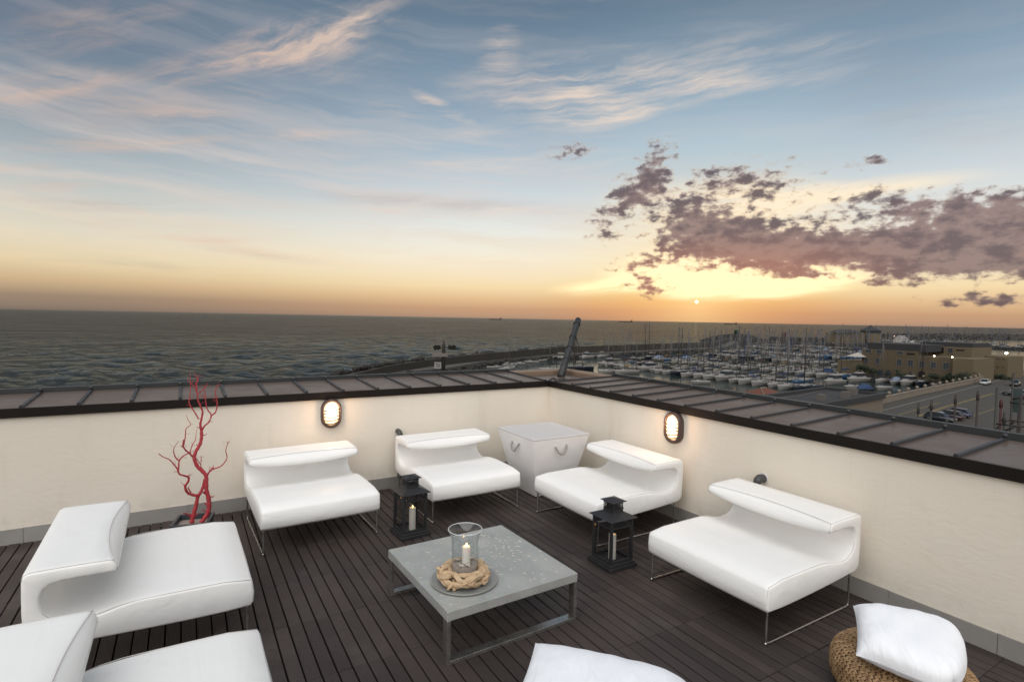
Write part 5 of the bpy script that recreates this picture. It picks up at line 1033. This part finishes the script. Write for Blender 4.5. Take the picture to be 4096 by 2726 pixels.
proto = [(sailboat(10.2, 12.6, WH, TEA, None, 'white sailing boat with beige boom cover moored in the marina'), 5), (sailboat(10.8, 13.2, WH, CV, CV, 'white sailing boat with blue canvas covers in the marina', 'blue'), 5), (sailboat(9.2, 11.4, WH, CVd, CVd, 'white sailing boat with black canvas covers moored in the marina'), 4), (sailboat(11.6, 14.6, NV, TEA, CVd, 'navy-hulled sailing boat moored in the marina', 'dark'), 2), (sailboat(12.2, 14.2, BLU, CV, None, 'bright blue-hulled sailing boat moored in the marina'), 1), (sailboat(10.0, 12.4, WH, MAR, None, 'white sailing boat with maroon boom cover moored in the marina'), 1), (sailboat(9.6, 12.0, WH, YEL, CVd, 'white sailing boat with yellow boom cover moored in the marina'), 1),
         (motorboat(10.0, 'cruiser', WH, None, 'white motor cruiser with tinted wheelhouse moored in the marina'), 3), (motorboat(7.2, 'open', WH, None, 'small white open motor boat with outboard in the marina'), 2), (motorboat(8.2, 'cover', WH, plain('pale_blue_canvas', (.16, .20, .27), .8), 'white motor boat under a pale blue cover in the marina'), 1), (motorboat(8.0, 'cover', NV, CV, 'dark motor boat under a deep blue cover in the marina'), 1)]
src_label = [q['label'].replace(' moored in the marina', '').replace(' in the marina', '') for q, _ in proto]
names = dict(tan=0, blue=1, blk=2, navy=3, bhull=4, mar=5, yel=6, cru=7, open=8, pcov=9, bcov=10); used = set(); nb = 0
PLACE = {}
def boat(kind, x, y, heading, s=1.0, place='in the marina'):
    global nb
    i = names[kind] if isinstance(kind, str) else kind; src = proto[i][0]
    o = src if i not in used else copy_tree(src); used.add(i); o.location = (x, y, SEA+.02+random.uniform(-.03, .05)); o.rotation_euler = (random.gauss(0, .012), random.gauss(0, .008), heading); o.scale = (s, s, s); nb += 1; o['label'] = src_label[i]+' '+place; return o
br_ = random.Random(21)
def pick(sail=.82): 
    idx = [i for i in range(11)]; w = [q[1]*(sail if i < 7 else (1-sail)*3.2) for i, q in enumerate(proto)]; return br_.choices(idx, w)[0]
PI = math.pi
def row(x, y0, y1, pitch, hd, place, skip=(), fixed={}, sail=.82, smin=.85, smax=1.05):
    k = 0; y = y0
    while y < y1:
        if not any(a < y < b for a, b in skip) and br_.random() > .04:
            kd = next((v for kk, v in fixed.items() if abs(kk-y) < pitch*.5), None); s = br_.uniform(smin, smax); boat(pick(sail) if kd is None else kd, x+br_.uniform(-.5, .5)-(math.cos(hd))*5.0*s, y+br_.uniform(-.25, .25), hd+br_.gauss(0, .03), s, place)
        y += pitch*br_.uniform(.93, 1.1)
row(127.2, 74.5, 152, 3.85, PI, 'on the near side of the closest pontoon', fixed={77.4: 'tan', 81.8: 'blk', 84.6: 'tan', 88.2: 'blue', 92.3: 'open', 98: 'cru', 107: 'tan', 111: 'blue', 116: 'navy', 122: 'blk', 129: 'cru', 135: 'tan'})
row(150.5, 84, 158, 4.0, 0, 'on the far side of the closest pontoon'); row(168.2, 92, 170, 4.0, PI, 'on the near side of the second pontoon', fixed={97: 'tan', 93.5: 'blue'}); row(191, 98, 172, 4.1, 0, 'on the far side of the second pontoon'); row(219.5, 100, 182, 4.1, PI, 'on the near side of the third pontoon'); row(242, 104, 190, 4.3, 0, 'on the far side of the third pontoon'); row(270, 112, 204, 4.3, PI, 'on the near side of the fourth pontoon'); row(293, 118, 214, 4.6, 0, 'on the far side of the fourth pontoon'); row(324, 130, 232, 4.7, PI, 'on the near side of the fifth pontoon'); row(348, 140, 244, 5.2, 0, 'on the far side of the fifth pontoon', sail=.7); row(385, 150, 262, 6.0, PI, 'at the pontoon nearest the green harbour light', sail=.7)
for kd, x, y in (('open', 173, 63.2), ('navy', 172.8, 66.6), ('cru', 170.2, 69.1), ('pcov', 169.7, 72.0), ('blk', 171.0, 76.0), ('cru', 165, 80.5), ('bhull', 166, 85.2), ('cru', 150.5, 79.6), ('open', 144, 71.0), ('bcov', 139, 66.0), ('open', 150, 66.5)): boat(kd, x+4, y, PI+br_.gauss(0, .05), .95 if kd != 'bhull' else 1.1, 'moored before the ochre building')
for kd, x, y, a in (('open', 85.7, 154.5, -.4), ('open', 95.2, 160.5, -.3), ('open', 101.7, 165.2, -.5), ('open', 110.4, 170.0, 2.7), ('open', 119.6, 175.5, .2), ('tan', 132.8, 183.2, 2.6), ('navy', 109.5, 140.0, 2.9), ('blk', 98, 139, 2.7), ('tan', 86, 146, .6), ('open', 118, 96, 2.8), ('blk', 113, 128, 3.0), ('yel', 117.5, 125, 3.0), ('cru', 148, 182, .2), ('tan', 160, 186, .3)): boat(kd, x, y, a, .8 if kd == 'open' else .95, 'moored along the breakwater')
for x0, y0, x1, y1, n_ in ((560, 160, 590, 290, 22), (610, 165, 650, 300, 20), (680, 160, 720, 310, 14), (560, 130, 700, 150, 6)):
    for k in range(n_): t_ = (k+br_.random()*.6)/n_; boat(pick(.75), x0+(x1-x0)*t_+br_.uniform(-3, 3), y0+(y1-y0)*t_, br_.choice((0, PI))+br_.gauss(0, .05), br_.uniform(1.0, 1.35), 'in the basin beyond the ochre building')
for x, y0, y1, nm in ((138.8, 70, 160, 'closest to the terrace'), (179.7, 92, 174, 'second from the terrace'), (230.8, 98, 192, 'third from the terrace'), (281.5, 110, 216, 'fourth from the terrace'), (336, 128, 246, 'fifth from the terrace'), (397, 148, 264, 'nearest the green harbour light')):
    pt_ = thing('pontoon', 'long floating pontoon between rows of moored boats, '+nm, 'pontoon', (x, (y0+y1)/2, SEA), 0, 'floating pontoons in the marina'); MB().box((0, 0, .25), (2.2, y1-y0, .45)).build('walkway', M['quay'], pt_)
    m_ = MB()
    for k in range(int((y1-y0)/9)): m_.tube([(1.0, -(y1-y0)/2+4+9*k, -1), (1.0, -(y1-y0)/2+4+9*k, 1.9)], .11, 6)
    m_.build('mooring_piles', CVd, pt_)
mb = MB(); mb.prism([(176, 59), (200, 55), (260, 52), (262, 92), (232, 96), (178.5, 91)], -16, -13.3); structure(mb.build('quay_ground', M['quay']))
fy = hit(S7(820, 455), 2, SEA); fe = thing('ferry', 'white multi-deck motor yacht lit warm at its stern beyond the ochre building', 'ship', (fy[0], fy[1], SEA), R(-62)); k_ = np.linalg.norm(fy-CAM)/FPX*.3827
FW = plain('bright_white_paint', (.72, .68, .64), .4); hull_mesh(150*k_, 46*k_, 20*k_, .1, .95).build('hull', FW, fe)
for j, (a, b, z, h) in enumerate(((-70, 40, 22, 16), (-60, 25, 38, 16), (-45, 10, 54, 12))): MB().box(((a+b)/2*k_, 0, (z+h/2)*k_), ((b-a)*k_, (40-7*j)*k_, h*k_*.8), bev=.3).build('deck_house', FW, fe); MB().box(((a+b)/2*k_, 0, (z+h*.45)*k_), ((b-a)*k_*.9, (40.6-7*j)*k_, h*k_*.35)).build('window_band', DGL, fe)
MB().box((-66*k_, 0, 62*k_), (5*k_, 20*k_, 4*k_)).build('deck_light', emit('warm_deck_light', (1, .55, .28), 3.0), fe)
SHP = plain('hazy_tanker', (0.16, 0.10, 0.075), .8)
def tanker(F_, xa, xb, y, label):
    pts = []
    for xx in (xa, xb): d = ray(F_(xx, y)); pts.append(CAM[:2]+d[:2]/np.hypot(d[0], d[1])*6500)
    a, b = pts; L = float(np.linalg.norm(b-a)); c = (a+b)/2
    t_ = thing('tanker', label, 'ship', (c[0], c[1], SEA), math.atan2(a[1]-b[1], a[0]-b[0])); hull_mesh(L, L*.16, L*.05, .03, .95).build('hull', SHP, t_); MB().box((-L*.40, 0, L*.10), (L*.10, L*.13, L*.10)).build('bridge', SHP, t_); m_ = MB().box((-L*.46, 0, L*.12), (L*.035, L*.05, L*.12)); m_.build('funnel', SHP, t_); MB().tube([(L*.05, 0, L*.04), (L*.05, 0, L*.085)], L*.006, 6).build('crane_post', SHP, t_)
tanker(SM, 1305, 1430, 172, 'hazy tanker on the horizon over the open sea beyond the floodlight mast'); tanker(PP, 1430, 1728, 176, 'hazy tanker on the horizon between the leaning pole and the sun'); tanker(S8, 1035, 1175, 237, 'hazy tanker on the horizon beyond the green harbour light')

# ------------------------------------------------------------------ breakwater furniture, people
lm = hit(SM(880, 662), 2, -13.3); mk_ = lambda F_, x, y: hit(F_(x, y), 1, lm[1])[2]+13.3
lt = thing('light_mast', 'tall floodlight mast with service cage on the breakwater', 'mast', (lm[0], lm[1], -13.3)); MB().tube([(0, 0, 0), (0, 0, mk_(SM, 880, 430)), (0, 0, mk_(SM, 878, 370))], [.55, .5, .10], 10).build('shaft', M['concrete'], lt)
zf = mk_(SM, 880, 445)
for dx in (-2.6, -1.6, 2.0, 3.2): MB().box((dx, 0, zf), (1.0, .6, 1.2), tilt=Matrix.Rotation(.35*(1 if dx > 0 else -1), 3, 'Y')).build('floodlight', M['dark'], lt)
MB().tube([(-3.0, 0, zf+.2), (3.4, 0, zf+.2)], .10, 6).build('crossarm', M['dark'], lt); zb_ = mk_(SM, 860, 515); m_ = MB(); m_.box((-1.2, 0, zb_), (4.2, 1.6, 1.0))
for dx in (-3.2, .8): m_.tube([(dx, 0, zb_), (dx, 0, zf)], .06, 5)
m_.build('service_cage', plain('pale_cage', (.20, .17, .16), .7), lt)
sg_ = hit(SM(858, 640), 2, -13.3); sgn = thing('notice_board', 'white notice board leaning beside the floodlight mast', 'sign', (sg_[0]-1.5, sg_[1]-1, -13.3), math.atan2(CAM[1]-sg_[1], CAM[0]-sg_[0])+PI/2)
k_ = np.linalg.norm(sg_-CAM)/FPX*.4244; MB().box((0, 0, 30*k_), (62*k_, .15, 58*k_), bev=.02).build('board', plain('white_board', (.36, .34, .33), .7), sgn)
m_ = MB()
for x, z, w, h in ((-14, 30, 3, 30), (0, 30, 3, 30), (14, 26, 3, 24), (-2, 46, 24, 3), (4, 20, 20, 3), (-18, 44, 8, 3), (16, 40, 8, 3)): m_.box((x*k_, -.1, z*k_), (w*k_, .06, h*k_))
m_.build('dark_lettering', M['dark'], sgn)
def person(loc, rz, label, lean):
    vs = [(0, 0, .95), (0, 0, 1.15), (lean*.3, 0, 1.40), (lean*.4, 0, 1.52), (lean*.5, 0, 1.66), (0, .10, .90), (0, .11, .50), (.02, .11, .06), (.14, .12, .03), (0, -.10, .90), (.05, -.11, .50), (.04, -.11, .06), (.16, -.12, .03), (lean*.3, .20, 1.36), (.04, .24, 1.08), (.16, .22, .88), (lean*.3, -.20, 1.36), (.04, -.24, 1.08), (.18, -.20, .90)]
    es = [(0, 1), (1, 2), (2, 3), (3, 4), (0, 5), (5, 6), (6, 7), (7, 8), (0, 9), (9, 10), (10, 11), (11, 12), (2, 13), (13, 14), (14, 15), (2, 16), (16, 17), (17, 18)]
    rad = [.15, .14, .15, .06, .105, .10, .07, .05, .04, .10, .07, .05, .04, .07, .05, .04, .07, .05, .04]
    m_ = bpy.data.meshes.new('person'); m_.from_pydata(vs, es, []); o = bpy.data.objects.new('person', m_); COL.objects.link(o); o.location = loc; o.rotation_euler = (0, 0, rz)
    md = o.modifiers.new('skin', 'SKIN'); md.use_smooth_shade = True
    for i, v in enumerate(m_.skin_vertices[0].data): v.radius = (rad[i], rad[i]); v.use_root = (i == 0)
    o.modifiers.new('sub', 'SUBSURF').levels = 1; m_.materials.append(CVd); return tag(o, label, 'person')
for t_, lab, ln in (((960, 392), 'person in dark clothes standing on the breakwater boulders', .05), ((986, 388), 'person in dark clothes leaning forward on the breakwater boulders', .35)):
    zc = -11.0; q = hit(Q6(*t_), 2, zc); person((q[0], q[1], zc-.75), .7, lab, ln); 
    
# ------------------------------------------------------------------ cars, shrubs, scaffolding
GLS = plain('car_window', (0.015, 0.018, 0.02), 0.08); TYR = plain('tyre_rubber', (0.015, 0.015, 0.015), .9); RIM = plain('alloy_rim', (.25, .25, .25), .35, .7)
wheelm = MB().lathe([(.17, -.10), (.30, -.10), (.32, -.07), (.32, .07), (.30, .10), (.17, .10)], 18).mesh('tyre'); rimm = MB().lathe([(.02, -.09), (.17, -.105), (.20, -.095), (.20, .095), (.17, .105), (.02, .09)], 14).mesh('rim')
LITE = plain('headlight_glass', (.35, .35, .34), .1); TAIL = plain('tail_light', (.12, .012, .01), .3)
def car(loc, rz, col, roofc, label, L=4.0, suv=0.0):
    t_ = thing('parked_car', label, 'car', loc, rz, 'cars standing on the car park'); P_ = plain('car_paint', col, .25, var=.05, coat=.5); W = .84
    sec = [(-L/2, .35, .62, .70), (-L/2+.10, .26, .82+suv, .80), (-L*.30, .22, .88+suv, W), (0, .22, .88+suv, W), (L*.20, .22, .86+suv, W), (L*.36, .22, .78+suv, .80), (L/2-.12, .26, .66+suv*.8, .74), (L/2, .36, .54+suv*.5, .62)]
    m_ = MB(); vs = []
    for x, zl, zh, w in sec: vs += [(x, -w*.94, zl), (x, -w, (zl+zh)/2), (x, -w*.93, zh), (x, w*.93, zh), (x, w, (zl+zh)/2), (x, w*.94, zl)]
    n_ = len(sec); m_.add(vs, [(i*6+k, (i+1)*6+k, (i+1)*6+(k+1) % 6, i*6+(k+1) % 6) for i in range(n_-1) for k in range(6)]+[(0, 1, 2, 3, 4, 5), tuple((n_-1)*6+k for k in range(5, -1, -1))], True); bo = m_.build('body', P_, t_)
    z0, z1 = .86+suv, 1.42+suv; A = [(-L*.46, .74, z0-.02), (-L*.36, .62, z1-.04), (-L*.02, .64, z1+.02), (L*.10, .60, z1-.06), (L*.26, .74, z0-.02)]
    g_ = MB(); vs = []
    for x, w, z in A: vs += [(x, -w, z), (x, w, z)]
    base_ = [(x, s*.775, z0-.03) for x, w, z in A for s in (-1, 1)]; vs2 = vs+base_; fs = [(i*2, i*2+1, i*2+3, i*2+2) for i in range(4)]+[(i*2, i*2+2, 10+i*2+2, 10+i*2) for i in range(4)]+[(i*2+1, 10+i*2+1, 10+i*2+3, i*2+3) for i in range(4)]; g_.add(vs2, fs); g_.build('windows', GLS, t_)
    r_ = MB(); r_.add([(x, s*w*.99, z+.02) for x, w, z in A[1:4] for s in (-1, 1)]+[(x, s*w*.97, z-.03) for x, w, z in A[1:4] for s in (-1, 1)], [(0, 2, 3, 1), (2, 4, 5, 3), (0, 6, 8, 2), (2, 8, 10, 4), (1, 3, 9, 7), (3, 5, 11, 9), (0, 1, 7, 6), (4, 10, 11, 5)], False)
    for s in (-1, 1):
        for (a, b) in ((0, 1), (3, 4)): r_.tube([(A[a][0], s*A[a][1], A[a][2]), (A[b][0], s*A[b][1], A[b][2])], .035, 5)
        r_.tube([(-.05, s*.775, z0-.02), (-.1, s*.645, z1)], .03, 5)
    r_.build('roof', plain('car_roof_paint', roofc, .25, coat=.5), t_)
    for x in (-L*.31, L*.30):
        for s in (-1, 1):
            w = obj('wheel', wheelm, TYR, t_, (x, s*.74, .32)); w.rotation_euler = (PI/2, 0, 0); obj('rim', rimm, RIM, w)
    for s in (-1, 1): MB().box((L/2-.10, s*.55, .60+suv*.6), (.16, .30, .12), bev=.03).build('headlight', LITE, t_); MB().box((-L/2+.06, s*.62, .78+suv*.6), (.10, .18, .20), bev=.03).build('tail_light', TAIL, t_)
    return t_
cz = -12.5
car((94.9, 31.2, cz), -PI/2, (.012, .016, .022), (.012, .016, .022), 'dark hatchback parked nearest the flat-roofed house', 3.9)
car((98.6, 31.6, cz), PI*.5, (.03, .008, .012), (.02, .008, .01), 'maroon-black car parked behind the dark hatchback', 4.2); car((102.6, 32.0, cz), PI*.5, (.03, .045, .10), (.03, .04, .09), 'dark blue car parked behind two dark cars', 4.1)
car((170.3, 50.3, cz), PI+.1, (.42, .42, .42), (.40, .40, .40), 'white car parked against the stone balustrade', 4.3); car((174.2, 45.6, cz), PI+.15, (.018, .018, .022), (.018, .018, .022), 'black off-road car out on the car park', 4.4, .16)
car((147.5, 37.8, cz), PI*.5+.1, (.012, .012, .018), (.40, .39, .38), 'black car with pale roof parked broadside', 4.3); car((141.5, 32.6, cz), PI*.5, (.03, .04, .08), (.03, .04, .07), 'dark blue van parked near the scaffold', 4.8, .3)
LEAF = plain('dark_shrub_leaf', (0.022, 0.032, 0.014), .7, var=.5, scale=1.2); BARK = plain('shrub_bark', (.05, .038, .028), .9)
def shrub(loc, rx, h, label, palm=False, seed=0):
    t_ = thing('palm_tree' if palm else 'shrub', label, 'palm' if palm else 'shrub', loc, 0, 'planting along the harbour quay'); rk = random.Random(seed); m_ = MB()
    if palm:
        for k in range(26):
            a = rk.uniform(0, 6.28); e = rk.uniform(-.3, 1.0); L_ = h*.55*rk.uniform(.8, 1.1); pr = [Vector((0, 0, h*.72))+Vector((math.cos(a)*L_*s*math.cos(e*.6), math.sin(a)*L_*s*math.cos(e*.6), L_*(s*math.sin(e)-.75*s*s))) for s in (0, .33, .66, 1)]; tg = Vector((-math.sin(a), math.cos(a), 0)); vs = [q+tg*w*sg for q, w in zip(pr, (.06, .28, .22, .02)) for sg in (-1, 1)]; m_.add(vs, [(0, 1, 3, 2), (2, 3, 5, 4), (4, 5, 7, 6)])
    else:
        cl = [(rk.uniform(-.6, .6)*rx, rk.uniform(-.6, .6)*rx, h*rk.uniform(.35, .8), rk.uniform(.35, .6)*min(rx, h*.6)) for _ in range(9)]
        for k in range(700):
            cx, cy, cz_, r_ = rk.choice(cl); d = Vector((rk.gauss(0, 1), rk.gauss(0, 1), rk.gauss(0, 1))).normalized()*r_*rk.uniform(.55, 1.1); c = Vector((cx, cy, max(.1, cz_+d.z*.9)))+Vector((d.x, d.y, 0)); u = Vector((rk.gauss(0, 1), rk.gauss(0, 1), rk.gauss(0, 1))).normalized(); v = u.orthogonal().normalized(); s = rk.uniform(.10, .22); m_.add([c-u*s, c+v*s*.6, c+u*s, c-v*s*.6], [(0, 1, 2, 3)])
    o = m_.build('fronds' if palm else 'foliage', LEAF, t_); o['kind'] = 'stuff'
    MB().tube([(0, 0, -.3), (.05, 0, h*.4), (0, 0, h*.72)], [.16 if not palm else .22, .12, .09 if not palm else .2], 7).build('trunk', BARK, t_); return t_
for j, (F_, x, y, rx, h, pm) in enumerate(((Q1, 250, 1110, 1.6, 3.2, False), (Q1, 350, 1110, 1.4, 3.4, False), (Q1, 540, 1150, 1.7, 2.6, False), (Q1, 1105, 1140, 1.3, 3.0, True), (Q1, 1180, 1210, 2.4, 1.7, False), (Q1, 1890, 1260, .9, 1.9, True), (Q1, 2030, 1265, 1.1, 2.4, False), (Q1, 2230, 1280, 1.2, 2.0, False), (Q2, 330, 1300, 1.3, 3.2, False), (Q2, 480, 1290, 1.2, 2.6, True), (Q2, 700, 1310, 2.6, 3.6, False))):
    q = hit(F_(x, y), 0, 175.2); shrub((175.2, q[1], -13.3), rx, h, ('dark palm' if pm else 'dark leafy shrub')+' growing on the quay before the ochre building', pm, j)
for j, (x, y, rx, h) in enumerate(((1190, 1230, 2.0, 2.2), (1490, 1175, 1.9, 2.2), (1650, 1150, 2.2, 2.4), (1300, 1130, 2.2, 5.2), (965, 1200, .8, 1.6))): q = hit(Q2(x, y), 0, 193.0); shrub((193.0, q[1], -13.3), rx, h, 'dark leafy shrub before the arched wing of the ochre building', False, 40+j)
SC1 = plain('rusty_scaffold_tube', (.04, .030, .026), .7, .3, var=.3, scale=8); SC2 = plain('galvanised_scaffold_tube', (.042, .038, .034), .6, .4, var=.2, scale=8); SCR = plain('red_scaffold_tube', (.05, .009, .008), .6)
XS = 15.0
sf = thing('scaffolding', 'scaffold tubes and couplers rising beside the terrace before the car park', 'scaffolding', (XS, 2.5, -13.2))
def sp(x, y, xs=XS): q = hit(Q3(x, y), 0, xs); return (q[0]-XS, q[1]-2.5, q[2]+13.2)
for x, y, mt, w, dx, jn in ((150, 500, SC1, .026, 0, 680), (735, 405, SC1, .026, 0, 570), (1230, 320, SC2, .026, 0, None), (1340, 630, SCR, .028, .3, 760), (1428, 960, SC2, .026, .3, 1180), (1660, -60, SC2, .027, .6, None), (1868, 520, SC1, .028, .2, None), (1800, 880, SC2, .026, .9, None), (-480, 640, SC2, .026, 0, 830), (-820, 720, SC2, .026, 0, 920)):
    p_ = sp(x, y, XS+dx); m_ = MB().tube([(p_[0], p_[1], -.2), p_], w, 10)
    if jn: q = sp(x-8, jn, XS+dx); m_.lathe([(w, -.10), (w*1.5, -.07), (w*1.5, .07), (w, .10)], 10, (p_[0], p_[1], q[2]))
    m_.build('standard', mt, sf)
for a, b, dx in (((1150, 1265), (1934, 1340), .1), ((1570, 710), (1990, 750), .5), ((1330, 1170), (1500, 1190), .3), ((1540, 1175), (1990, 1230), .6), ((1640, 620), (1990, 560), .5), ((1170, 1420), (1280, 1330), .2), ((1420, 1450), (1760, 1320), .3), ((1570, 1300), (1720, 1180), .5), ((-560, 830), (-420, 835), .0)):
    MB().tube([sp(*a, XS+dx), sp(*b, XS+dx)], .024, 8).build('ledger', SC2 if a[0] < 1500 else SC1, sf)
a, b, c_, d_ = sp(1655, 350, XS+.7), sp(1890, 345, XS+.7), sp(1870, 1000, XS+.7), sp(1640, 960, XS+.7); m_ = MB().add([a, b, c_, d_]+[(x+.03, y, z) for x, y, z in (a, b, c_, d_)], [(3, 2, 1, 0), (4, 5, 6, 7), (0, 1, 5, 4), (1, 2, 6, 5), (2, 3, 7, 6), (3, 0, 4, 7)]); m_.build('netting_panel', plain('blue_green_netting', (.05, .075, .075), .8), sf)
print('boats', nb)
